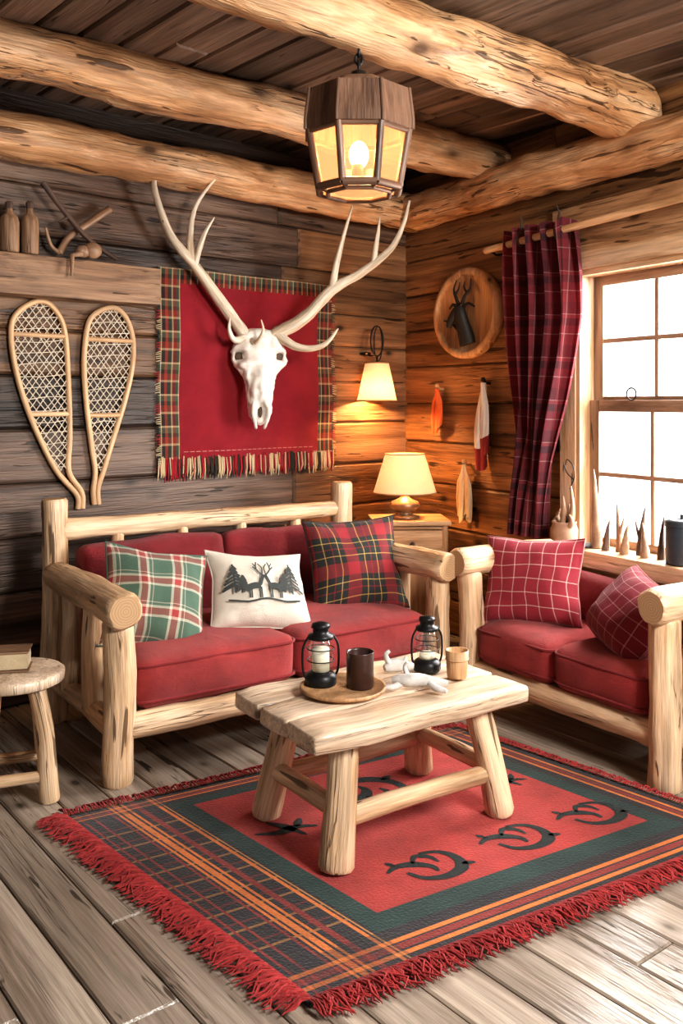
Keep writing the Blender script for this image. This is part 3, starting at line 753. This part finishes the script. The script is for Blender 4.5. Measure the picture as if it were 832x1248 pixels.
# ------------------------------------------------------------------ snowshoes
def inside(p,poly):
    c=False;n=len(poly);j=n-1
    for i in range(n):
        a,b=poly[i],poly[j]
        if (a[1]>p[1])!=(b[1]>p[1]) and p[0]<(b[0]-a[0])*(p[1]-a[1])/(b[1]-a[1]+1e-12)+a[0]: c=not c
        j=i
    return c
def snowshoe(left,right,tail,label):
    o=empty('snowshoe',(0,0,0),0,label,'snowshoe',group="snowshoes hung on the wall"); 
    cx=sum(p[0] for p in left+right)/len(left+right)
    ow=onL(cx,-.050,tail[1]); o.location=ow; o.rotation_euler=(0,0,math.radians(AL))
    f=lambda p:(p[0]-cx,0,p[1]-tail[1])
    loop=[f(p) for p in reversed(left)]+[f(p) for p in right]
    tl=f(tail)
    full=crom([(tl[0]-.010,0,0.0),(tl[0]-.016,0,.07)]+loop+[(tl[0]+.010,0,.08),(tl[0]+.014,0,0.)],6)
    mb=MB(); mb.tube(full,.0140,10,0,0); mb.obj('frame',['shoe'],parent=o)
    body=crom(loop,6); pg=[(p.x,p.z) for p in body]
    ztop=max(p[1] for p in pg); zbot=min(p[1] for p in pg)
    bars=[lerp(zbot,ztop,.34),lerp(zbot,ztop,.80)]
    for zb in bars:
        xs_=[x/400 for x in range(-120,120) if inside((x/400,zb),pg)]
        mb=MB(); mb.tube([(min(xs_),0,zb),(max(xs_),0,zb)],.012,8); mb.obj('crossbar',['shoe'],parent=o)
    mb=MB()
    for ang,sp,rr in ((52,.028,.0025),(-52,.028,.0025),(4,.056,.0023)):
        d=V((math.cos(math.radians(ang)),math.sin(math.radians(ang)))); nn=V((-d.y,d.x))
        k=-50
        while k<50:
            base=V((0,(ztop+zbot)/2))+nn*sp*k; run=None
            for q in range(-150,151):
                p=base+d*q*.006
                if inside(p,pg):
                    if run is None: run=p.copy()
                    last=p.copy()
                elif run is not None:
                    if (last-run).length>.02:
                        m_=(run+last)/2+nn*random.uniform(-.009,.009)
                        mb.tube([(run.x,random.uniform(-.003,.003),run.y),(m_.x,0,m_.y),(last.x,random.uniform(-.003,.003),last.y)],rr,4)
                    run=None
            k+=1
    mb.obj('lacing',['lace'],parent=o,label="woven rawhide lacing")
snowshoe([(-2.60,1.932),(-2.685,1.875),(-2.716,1.797),(-2.703,1.643),(-2.65,1.45),(-2.575,1.27),(-2.490,1.11)],
         [(-2.53,1.925),(-2.468,1.85),(-2.445,1.75),(-2.435,1.60),(-2.428,1.45),(-2.425,1.27),(-2.430,1.11)],(-2.372,.92),"long ash wood snowshoe with rawhide lacing, slightly tilted")
snowshoe([(-2.23,1.925),(-2.300,1.885),(-2.333,1.818),(-2.350,1.653),(-2.338,1.45),(-2.308,1.224),(-2.290,1.10)],
         [(-2.165,1.925),(-2.108,1.865),(-2.078,1.76),(-2.086,1.62),(-2.128,1.45),(-2.198,1.242),(-2.245,1.10)],(-2.285,.935),"shorter ash wood snowshoe with rounded toe and lacing")
# ------------------------------------------------------------------ wall shelf and items
mb=MB(); mb.rbox((0,-.095,.10),(1.25,.13,.195),.012,5,0,0,0,None,.6,.006)
sp=onL(-2.60,0,1.945); mb.obj('wall_shelf',['shelf'],loc=sp,rot=AL,label="thick rustic plank shelf mounted on dark wall",cat="shelf")
def bottle(x,h,r,lab):
    p=onL(x,-.10,2.147); o=empty('bottle',p,AL,lab,'bottle',group="brown bottles on the wall shelf")
    mb=MB(); mb.lathe([(.001,0),(r*.95,0),(r,.01),(r,h*.60),(r*.85,h*.70),(r*.38,h*.78),(r*.32,h*.88)],n=18); mb.obj('body',['shelf'],parent=o)
    mb=MB(); mb.lathe([(r*.40,h*.86),(r*.42,h*.97),(r*.3,h),(.001,h)],n=12); mb.obj('stopper',['stick'],parent=o)
bottle(-2.745,.235,.045,"brown wooden bottle with dark stopper on shelf"); bottle(-2.648,.25,.042,"tall brown wooden bottle with dark stopper on shelf")
def branch(name,segs,o,lab,cat,mt,grp=None,rot=AL):
    mb=MB()
    for pts,r0,r1 in segs:
        q=crom(pts,4);k=len(q)-1; sd=random.random()*9
        mb.tube(q,[lerp(r0,r1,i/k) for i in range(k+1)],9,0,rn=lambda i,a,arc:1+.18*noise.noise(V((math.cos(a)*1.5,math.sin(a)*1.5,arc*20+sd))))
    return mb.obj(name,[mt],loc=o,rot=rot,label=lab,cat=cat,group=grp)
o=onL(-2.42,-.10,2.153)
branch('branch',[([(-.18,-.035,.335),(-.05,-.035,.19),(.06,-.035,.09),(.20,-.04,.012)],.014,.011),([(-.05,-.035,.19),(-.10,-.035,.16)],.008,.005)],o,"thin dark crossed branch leaning on the shelf",'branch','stick',"crossed branches on shelf")
branch('branch',[([(.19,.014,.27),(.06,.012,.17),(-.03,.010,.10),(-.08,.008,.018)],.019,.016),([(-.075,.008,.02),(-.12,.006,.05),(-.15,.0,.13)],.013,.006)],o,"stout brown crossed branch leaning on the shelf",'branch','horn',"crossed branches on shelf")
mb=MB(); mb.ball((0,0,.04),.042,14,0,(1.1,.8,.95)); mb.ball((-.05,0,.03),.03,12,0,(1.2,.8,1)); 
mb.tube([(-.05,0,.02),(-.12,-.03,-.0),(-.13,-.045,-.10)],[.016,.012,.006],8)
mb.obj('wood_burl',['horn'],loc=onL(-2.36,-.165,2.15),rot=AL,label="knobby wooden burl sitting on the shelf edge",cat="ornament")
# ------------------------------------------------------------------ sconce
sp=onL(-.43,-.16,0)
sc=empty('wall_sconce',(sp.x,sp.y,1.46),AL,"lit wall sconce with cream shade and wire ring","lamp")
def shade(par,rb,rt,h,z0,name='lamp_shade'):
    mb=MB(); k=10
    mb.lathe([(lerp(rb,rt,i/k),z0+h*i/k) for i in range(k+1)],n=40)
    o=mb.obj(name,['shade'],parent=par)
    for r,z in ((rb,z0),(rt,z0+h)):
        mb=MB(); mb.tube([(r*math.cos(2*pi*j/40),r*math.sin(2*pi*j/40),z) for j in range(40)],.004,6,closed=True)
        mb.obj('shade_trim',['shadetrim'],parent=o)
shade(sc,.125,.075,.235,0)
mb=MB()
mb.tube(crom([(.055*math.sin(2*pi*j/12),0,.375+.095*math.cos(2*pi*j/12)) for j in range(12)],3,True),.005,6,closed=True)
mb.tube(crom([(.02+.035*math.sin(2*pi*j/12),.01,.36+.11*math.cos(2*pi*j/12)) for j in range(12)],3,True),.004,6,closed=True)
mb.tube([(0,.13,.30),(0,.06,.285),(0,0,.28),(0,0,.12)],.006,8)
mb.lathe([(.001,.0),(.035,.0),(.035,.012),(.001,.014)],c=(0,.105,.294),n=16)
mb.obj('bracket',['dark'],parent=sc)
mb=MB(); mb.ball((0,0,.10),.028,12,0,(1,1,1.3)); mb.obj('bulb',['bulb'],parent=sc)
# ------------------------------------------------------------------ plaque
pc=onR(.73,-.036,1.985)
pl=empty('deer_plaque',pc,AR,"round wooden plaque with dark carved deer head","plaque")
mb=MB(); n=56;P=[];G=[]
rx,rz=.31,.275
for (k,y) in ((.98,0),(1.0,-.012),(1.0,-.040),(.97,-.056),(.90,-.062),(.84,-.056),(.81,-.036),(.0001,-.034)):
    P.append([(rx*k*math.cos(2*pi*j/n),y,rz*k*math.sin(2*pi*j/n)) for j in range(n)])
    G.append([(rx*k*math.cos(2*pi*j/n),y,rz*k*math.sin(2*pi*j/n)) for j in range(n)])
mb.grid(P,G,0,.7,True,cv=True)
mb.obj('board',['med'],parent=pl)
mb=MB()
q=[([(.035,-.05,-.19),(.025,-.06,-.13),(.01,-.075,-.06),(.0,-.085,.0),(-.01,-.085,.03)],.060,.038),
   ([(.0,-.085,.025),(-.03,-.10,-.01),(-.06,-.11,-.055),(-.075,-.11,-.085)],.036,.015),
   ([(-.01,-.08,.03),(-.07,-.08,.055),(-.115,-.07,.035)],.014,.005),([(.02,-.08,.03),(.07,-.075,.05),(.115,-.065,.03)],.014,.005),
   ([(-.015,-.08,.05),(-.045,-.08,.10),(-.075,-.07,.15),(-.06,-.06,.205)],.014,.004),([(.015,-.08,.05),(.045,-.08,.10),(.08,-.07,.14),(.075,-.06,.20)],.014,.004),
   ([(-.055,-.075,.115),(-.02,-.075,.15),(-.018,-.07,.185)],.009,.003),([(.058,-.075,.115),(.028,-.075,.15),(.03,-.07,.185)],.009,.003)]
for pts,r0,r1 in q:
    w=crom(pts,4);k=len(w)-1; mb.tube(w,[lerp(r0,r1,i/k) for i in range(k+1)],12,flat=.8)
mb.obj('deer_head',['black'],parent=pl,label="dark carved deer head")
mb=MB()
w=crom([(.02,-.04,-.13),(-.06,-.045,-.10),(-.13,-.045,-.05),(-.21,-.042,-.03)],4); mb.tube(w,[lerp(.014,.004,i/(len(w)-1)) for i in range(len(w))],8)
mb.obj('carved_branch',['black'],parent=pl)
# ------------------------------------------------------------------ hanging cloths
def cloth(t,ztop,mt,lab,lobes,peg='med',two=None):
    o=onR(t,-.03,ztop); e=empty('hanging_cloth',o,AR,lab,'cloth')
    mb=MB(); mb.tube([(0,0,.01),(0,-.03,.012),(0,-.05,.03)],[.009,.008,.010],8); mb.ball((0,-.052,.032),.014,10); mb.obj('peg',[peg],parent=e)
    mb=MB()
    for li,(dx,dy,H,w0,w1,sw) in enumerate(lobes):
        P=[];G=[];K=24;n=36
        for i in range(K+1):
            v=i/K; w=lerp(w0,w1,min(1,v*1.8)**.8)*(1-.12*max(0,v-.75)/.25)
            P.append([]);G.append([])
            for j in range(n+1):
                u=j/n*2*pi; rr=w/2*(1+.22*math.sin(3*u+v*3+li)+.16*math.sin(5*u+v*5))
                P[-1].append((dx*min(1,v*3)+rr*math.cos(u)+sw*math.sin(v*2.6),-.044+dy+.55*min(rr,.05)*math.sin(u),.014-H*v+.018*math.sin(u+li)*v)); G[-1].append((u*.05,-H*v,0))
        k=.72*K if two else 99
        mb.grid(P,G,mif=lambda i,j:0 if i<k else 1)
        b=P[-1][:-1]; c_=sum((V(p) for p in b),V((0,0,0)))/len(b)
        mb.add(b+[tuple(c_+V((0,0,.01)))],[(0,0,0)]*(len(b)+1),[[j,(j+1)%len(b),len(b)] for j in range(len(b))],1 if two else 0)
    mb.obj('cloth',[mt]+([two] if two else []),parent=e)
cloth(.45,1.52,'orange_c',"small orange cloth hanging from a wooden peg",[(-.022,0,.27,.02,.06,-.006),(.022,-.012,.24,.02,.055,.010)])
cloth(.90,1.55,'white_c',"white and dark red cloth hanging from a hook",[(-.014,0,.50,.022,.095,-.014),(.022,-.014,.42,.02,.06,.004)],peg='dark',two='dred')
cloth(.72,1.06,'tan_c',"tan cord tassel hanging from a peg",[(-.042,0,.30,.014,.038,-.014),(-.014,-.012,.34,.014,.040,-.004),(.014,-.004,.31,.014,.038,.004),(.040,-.010,.33,.014,.040,.014)])
# ------------------------------------------------------------------ nightstand
ns=empty('nightstand',(.395,5.33,0),4,"honey pine nightstand with small drawer","nightstand")
mb=MB(); mb.rbox((0,0,.755),(.45,.37,.03),.008,2,0); mb.obj('top',['med'],parent=ns)
mb=MB()
for x in (-.19,.19): mb.rbox((x,0,.39),(.025,.32,.70),.003,1,0,0,2)
mb.rbox((0,.15,.39),(.36,.02,.70),.003,1,0,0,2); mb.rbox((0,0,.10),(.36,.30,.02),.003,1,0); mb.rbox((0,-.145,.545),(.36,.025,.02),.003,1,0); mb.rbox((0,-.145,.728),(.36,.025,.02),.003,1,0)
mb.obj('body',['med'],parent=ns)
for x in (-.19,.19):
    for y in (-.145,.145): mb=MB(); mb.log((x,y,0),(x,y,.74),.022,.022,n=12); mb.obj('leg',['med','med'],parent=ns)
mb=MB(); mb.rbox((0,-.155,.6375),(.345,.02,.155),.005,2,0); d_=mb.obj('drawer',['med'],parent=ns)
mb=MB(); mb.ball((0,-.178,.6375),.014,10); mb.obj('knob',['stick'],parent=d_)
mb=MB(); mb.rbox((0,-.155,.325),(.345,.02,.41),.005,2,0,0,2); d_=mb.obj('door',['med'],parent=ns)
mb=MB(); mb.ball((.13,-.178,.36),.014,10); mb.obj('knob',['stick'],parent=d_)
tl=empty('table_lamp',(.372,5.30,.771),0,"lit table lamp with cream shade on the nightstand","lamp")
mb=MB(); mb.lathe([(.001,0),(.085,0),(.085,.012),(.045,.022),(.04,.03),(.062,.045),(.092,.07),(.08,.095),(.035,.115),(.018,.13),(.015,.20),(.001,.20)],n=28); mb.obj('base',['silver'],parent=tl)
shade(tl,.185,.115,.225,.150)
mb=MB(); mb.ball((0,0,.24),.03,12,0,(1,1,1.3)); mb.obj('bulb',['bulb'],parent=tl)
# ------------------------------------------------------------------ pendant lantern
pnl=empty('pendant_lantern',(.062,3.235,2.195),0,"octagonal wood and glass lantern hanging on a chain","lantern")
ph=pi/8
mb=MB(); 
mb.lathe([(.186,.205),(.204,.212),(.204,.245),(.190,.355),(.168,.360),(.11,.395),(.045,.415),(.001,.418)],n=8,ph=ph,smooth=False)
mb.lathe([(.186,.205),(.160,.215),(.160,.34),(.001,.34)],n=8,ph=ph,smooth=False)
for j in range(8):
    a=2*pi*j/8+ph; mb.tube([(.203*math.cos(a),.203*math.sin(a),.21),(.203*math.cos(a),.203*math.sin(a),.245),(.189*math.cos(a),.189*math.sin(a),.355)],.007,6)
mb.obj('hood',['lwood'],parent=pnl)
mb=MB()
for j in range(8):
    a=2*pi*j/8+ph; c_,s_=math.cos(a),math.sin(a)
    mb.tube([(.188*c_,.188*s_,.215),(.152*c_,.152*s_,.015)],.0135,6,tone=random.random())
    a2=a+2*pi/8; 
    for r,z,t in ((.152,.015,.015),(.188,.205,.010),(.118,.0,.009)): mb.tube([(r*c_,r*s_,z),(r*math.cos(a2),r*math.sin(a2),z)],t,6)
    mb.tube([(.150*c_,.150*s_,.012),(.118*c_,.118*s_,.0)],.008,6)
mb.obj('frame',['lwood'],parent=pnl)
mb=MB(); mb.lathe([(.148,.015),(.184,.210)],n=8,ph=ph,smooth=False); mb.lathe([(.001,.004),(.118,.004)],n=8,ph=ph,smooth=False); mb.obj('glass',['lglass'],parent=pnl)
mb=MB()
mb.lathe([(.001,.008),(.09,.008),(.09,.024),(.001,.024)],n=16)
for k in range(3):
    a=k*2*pi/3+.4; mb.lathe([(.001,.022),(.020,.022),(.020,.09),(.001,.092)],c=(.05*math.cos(a),.05*math.sin(a),0),n=12)
mb.obj('candle_holder',['med'],parent=pnl)
mb=MB()
mb.ball((0,0,.14),.036,12,0,(1,1,1.4)); mb.obj('bulb',['bulb'],parent=pnl)
mb=MB(); mb.lathe([(.034,.41),(.028,.435),(.012,.442),(.001,.442)],n=14)
for k in range(5):
    zc=.455+.028*k; h_=[(.013*math.cos(t*pi/5),0,zc+.020*math.sin(t*pi/5)) if k%2 else (0,.013*math.cos(t*pi/5),zc+.020*math.sin(t*pi/5)) for t in range(10)]
    mb.tube(h_,.005,6,closed=True)
mb.obj('chain',['dark'],parent=pnl)
# ------------------------------------------------------------------ items on the coffee table
ZT=.4615
mb=MB(); mb.lathe([(.001,0),(.135,0),(.147,.006),(.148,.016),(.140,.016),(.136,.010),(.001,.010)],n=40)
mb.obj('round_tray',['med'],loc=(.005,3.10,ZT),label="round wooden tray on the coffee table",cat="tray")
def hurricane(loc,s,candle,lab):
    o=empty('camp_lantern',loc,20,lab,'lantern')
    mb=MB(); mb.lathe([(r*s,z*s) for r,z in ((.001,0),(.052,0),(.055,.006),(.055,.030),(.045,.042),(.032,.048),(.001,.048))],n=24); mb.obj('base',['dark'],parent=o)
    mb=MB(); mb.lathe([(r*s,z*s) for r,z in ((.034,.048),(.042,.070),(.045,.10),(.040,.135),(.031,.158))],n=24); mb.obj('glass_globe',['glass'],parent=o)
    mb=MB(); mb.lathe([(r*s,z*s) for r,z in ((.034,.156),(.046,.160),(.044,.172),(.028,.178),(.028,.195),(.034,.198),(.030,.210),(.012,.216),(.001,.216))],n=24); mb.obj('cap',['dark'],parent=o)
    mb=MB()
    for s_ in (1,-1): mb.tube(crom([(s_*.048*s,0,.02*s),(s_*.064*s,0,.05*s),(s_*.064*s,0,.13*s),(s_*.042*s,0,.170*s)],4),.0045*s,6)
    for zz in (.085,.125): mb.tube([(.047*s*math.cos(t*pi/12),.047*s*math.sin(t*pi/12),zz*s) for t in range(24)],.002*s,5,closed=True)
    mb.obj('wire_guard',['dark'],parent=o)
    mb=MB(); mb.lathe([(r*s,z*s) for r,z in ((.001,.048),(.030,.048),(.030,.125 if candle else .07),(.001,.127 if candle else .07))],n=18); mb.obj('candle',['wax'],parent=o)
hurricane((-.072,3.13,ZT+.0105),1.0,True,"black camp lantern holding a cream candle on tray")
hurricane((.315,3.33,ZT),.93,False,"black metal camp lantern with clear glass globe")
m=empty('mug',(.064,3.10,ZT+.0105),0,"dark brown enamel mug on wooden tray","mug")
mb=MB(); mb.lathe([(.001,0),(.044,0),(.047,.004),(.047,.118),(.049,.122),(.045,.122),(.043,.116),(.043,.012),(.001,.012)],n=28); mb.obj('body',['mug'],parent=m)
mb=MB(); mb.tube(crom([(.025,.040,.10),(.035,.072,.09),(.035,.078,.06),(.025,.042,.03)],4),.005,8); mb.obj('handle',['mug'],parent=m)
mb=MB(); mb.lathe([(.001,0),(.034,0),(.036,.004),(.042,.098),(.038,.098),(.032,.010),(.001,.010)],n=24)
mb.lathe([(.0385,.062),(.042,.063),(.0425,.068),(.0395,.069)],n=24)
mb.obj('wooden_cup',['med'],loc=(.415,3.245,ZT),label="small turned wooden cup on the coffee table",cat="cup")
def piece(name,segs,loc,mt,lab,cat,rot=0):
    mb=MB()
    for pts,r0,r1,rm in segs:
        q=crom(pts,5);k=len(q)-1; sd=random.random()*9
        mb.tube(q,[lerp(r0,r1,i/k)+(rm*math.sin(pi*i/k)) for i in range(k+1)],10,0,rn=lambda i,a,arc:1+.25*noise.noise(V((math.cos(a)*1.3,math.sin(a)*1.3,arc*18+sd))))
    return mb.obj(name,[mt],loc=loc,rot=rot,label=lab,cat=cat)
piece('antler_carving',[([(-.09,.0,.022),(-.04,-.005,.03),(.02,0,.028),(.10,.01,.02)],.014,.010,.012),([(-.03,0,.03),(-.05,.02,.065),(-.04,.02,.085)],.010,.004,0),([(.03,0,.03),(.06,-.03,.016),(.10,-.05,.012)],.012,.006,.003),([(-.05,.0,.022),(-.08,-.03,.012),(-.11,-.04,.012)],.012,.006,.002)],(.265,3.105,ZT+.002),'grey',"grey white bone carving lying on the coffee table","carving",-10)
piece('stone_carving',[([(-.05,0,.022),(0,.01,.03),(.06,.0,.024)],.012,.010,.014),([(-.03,0,.035),(-.045,0,.07),(-.03,0,.085)],.012,.006,0),([(.02,0,.035),(.035,.01,.06)],.010,.004,0)],(.205,3.285,ZT),'grey',"pale grey stone figurine on the coffee table","figurine",10)
# ------------------------------------------------------------------ round stool with book
st=empty('stool',(-1.215,3.35,0),15,"small round pale wood stool with splayed legs","stool")
mb=MB(); mb.lathe([(.001,.410),(.165,.410),(.180,.418),(.182,.447),(.172,.455),(.001,.455)],n=40); mb.obj('seat',['pale'],parent=st)
L4=[(math.cos(math.radians(a)),math.sin(math.radians(a))) for a in (-40,50,140,230)]
for c_,s_ in L4: mb=MB(); mb.log((.175*c_,.175*s_,0),(.10*c_,.10*s_,.42),.037,.031,n=16,rough=.12); mb.obj('leg',['pine','pine_end'],parent=st)
for i in range(4):
    a=L4[i];b=L4[(i+1)%4]; z=.09 if i%2 else .15; r=lerp(.175,.10,z/.42)
    mb=MB(); mb.log((a[0]*r,a[1]*r,z),(b[0]*r,b[1]*r,z),.022,.021,n=10); mb.obj('stretcher',['pine','pine_end'],parent=st)
bk=empty('book',(-1.245,3.36,.457),12,"thick old brown book lying on the stool","book")
mb=MB(); 
for z in (.004,.072): mb.rbox((0,0,z),(.17,.12,.008),.003,1,0)
mb.rbox((-.083,0,.038),(.008,.12,.074),.003,1,0)
mb.obj('cover',['shelf'],parent=bk)
mb=MB(); mb.rbox((.002,0,.038),(.155,.108,.058),.003,1,0); mb.obj('pages',['tan_c'],parent=bk)
# ------------------------------------------------------------------ window sill ornaments
ZS=.7240
def sil(t,y=-.10): return onR(t,y,ZS)
p=sil(1.60,-.125); po=empty('antler_pot',p,AR,"terracotta pot holding upright antler tips","ornament")
mb=MB(); mb.lathe([(.001,0),(.060,0),(.068,.02),(.070,.07),(.060,.095),(.064,.11),(.055,.11),(.05,.09),(.001,.09)],n=24); mb.obj('pot',['clay'],parent=po)
mb=MB()
for x,y,h,b in ((-.03,.01,.17,-.05),(.0,-.01,.24,.01),(.03,.01,.30,.03),(-.045,0,.13,-.04),(.04,-.015,.15,.05),(.015,.02,.20,.0)):
    q=crom([(x,y,.08),(x+b*.6,y,.08+(h-.08)*.5),(x+b*.2,y,h)],4); k=len(q)-1; mb.tube(q,[lerp(.019,.004,(i/k)**1.3) for i in range(k+1)],8)
mb.obj('antler_tips',['horn'],parent=po)
mb=MB(); mb.tube(crom([(.03,.01,.28),(.06,.01,.34),(.05,.01,.40),(.01,.01,.43),(.0,.01,.40)],4),.003,6); mb.tube(crom([(.055,.01,.33),(.01,.01,.36),(-.01,.01,.40)],4),.003,6)
mb.obj('wire_twig',['dark'],parent=po)
def hornp(t,h,r,bend,lab,y=-.10,mt='horn',fork=0):
    mb=MB(); q=crom([(0,0,0),(bend*.35,0,h*.33),(bend*.9,0,h*.7),(bend*1.6,0,h)],6); k=len(q)-1; sd=random.random()*9
    mb.tube(q,[lerp(r,.0015,(i/k)**1.15) for i in range(k+1)],12,0,rn=lambda i,a,arc:1+.3*noise.noise(V((math.cos(a)*1.5,math.sin(a)*1.5,arc*40+sd))))
    if fork:
        w=crom([(bend*.3,0,h*.3),(bend*.3-fork*.5,-.005,h*.5),(bend*.3-fork,-.005,h*.72)],5); kk=len(w)-1
        mb.tube(w,[lerp(r*.6,.0015,i/kk) for i in range(kk+1)],9,0)
    mb.obj('horn',[mt],loc=sil(t,y),rot=AR,label=lab,cat='horn',group="horns standing on the window sill")
hornp(1.80,.39,.032,-.014,"tall curved brown horn standing on the sill",-.10)
hornp(1.875,.15,.020,.016,"small dark horn standing on the sill",-.12,'stick')
hornp(1.94,.24,.021,-.014,"medium brown forked horn standing on the sill",-.09,'horn',-.035)
hornp(2.00,.14,.023,.014,"small brown horn standing on the sill",-.13)
hornp(2.06,.23,.020,.020,"slender dark forked horn standing on the sill",-.09,'stick',.03)
hornp(2.12,.16,.022,-.012,"short brown horn standing on the sill",-.12)
hornp(2.19,.20,.019,.012,"narrow dark horn standing on the sill",-.10,'stick')
mb=MB(); mb.lathe([(.001,0),(.05,0),(.065,.008),(.066,.012),(.05,.010),(.001,.008)],n=28); mb.obj('small_dish',['blue'],loc=sil(1.73,-.142),label="small dark dish on the window sill",cat="dish")
cn_=empty('tin_canister',sil(2.32,-.11),AR,"dark blue grey tin canister with lid","canister")
mb=MB(); mb.lathe([(.001,0),(.072,0),(.074,.006),(.074,.17),(.072,.175),(.001,.175)],n=28); mb.obj('body',['blue'],parent=cn_)
mb=MB(); mb.lathe([(.078,.168),(.078,.192),(.05,.20),(.012,.203),(.012,.22),(.001,.222)],n=28); mb.obj('lid',['blue'],parent=cn_)
# ------------------------------------------------------------------ lights
def light(typ,name,loc,energy,color,**k):
    l=bpy.data.lights.new(name,typ); l.energy=energy; l.color=color
    for a,b in k.items(): setattr(l,a,b)
    o=bpy.data.objects.new(name,l); o.location=loc; COL.objects.link(o); return o
def aim(o,t): o.rotation_euler=(V(t)-V(o.location)).to_track_quat('-Z','Y').to_euler()
wl=light('AREA','window_daylight',onR(2.3,1.0,1.75),560,(1,.985,.96),shape='RECTANGLE',size=3.0,size_y=2.2); aim(wl,onR(1.7,-2.2,.6))
fl=light('AREA','room_daylight',(2.1,.9,2.35),135,(1,.97,.92),shape='RECTANGLE',size=.8,size_y=.8); aim(fl,(-.3,3.8,.5))
light('POINT','table_lamp_light',(.372,5.30,1.02),32,(1,.50,.19),shadow_soft_size=.04)
spp=onL(-.43,-.16,1.52); light('POINT','sconce_bulb_light',spp,34,(1,.52,.20),shadow_soft_size=.03)
light('POINT','lantern_light',(.062,3.235,2.340),32,(1,.62,.33),shadow_soft_size=.05)
# overcast snowy daylight: the sky on the window side of the cabin is much brighter
w=bpy.data.worlds.new('world'); SC.world=w; w.use_nodes=True; nt=w.node_tree
bg=nt.nodes['Background']
tc=nd(nt,'ShaderNodeTexCoord')
dt=nd(nt,'ShaderNodeVectorMath',{0:tc.outputs['Generated'],1:(.859,.512,0)},operation='DOT_PRODUCT').outputs['Value']
st_=nd(nt,'ShaderNodeMapRange',{'Value':dt,'From Min':.30,'From Max':.58,'To Min':.29,'To Max':2.0}).outputs[0]
bg.inputs[0].default_value=(1,.98,.95,1); nt.links.new(st_,bg.inputs[1])
SC.view_settings.view_transform='Standard'
try: SC.view_settings.look='Medium High Contrast'
except Exception: pass
SC.view_settings.exposure=.22
# ------------------------------------------------------------------ camera
c=bpy.data.cameras.new('camera'); co=bpy.data.objects.new('camera',c); COL.objects.link(co)
co.location=(0,0,1.45); co.rotation_euler=(math.radians(90),0,0)
c.sensor_fit='VERTICAL'; c.sensor_height=36; c.sensor_width=24; c.lens=36*1100/1248; c.shift_y=-134/1248; c.clip_start=.05
SC.camera=co
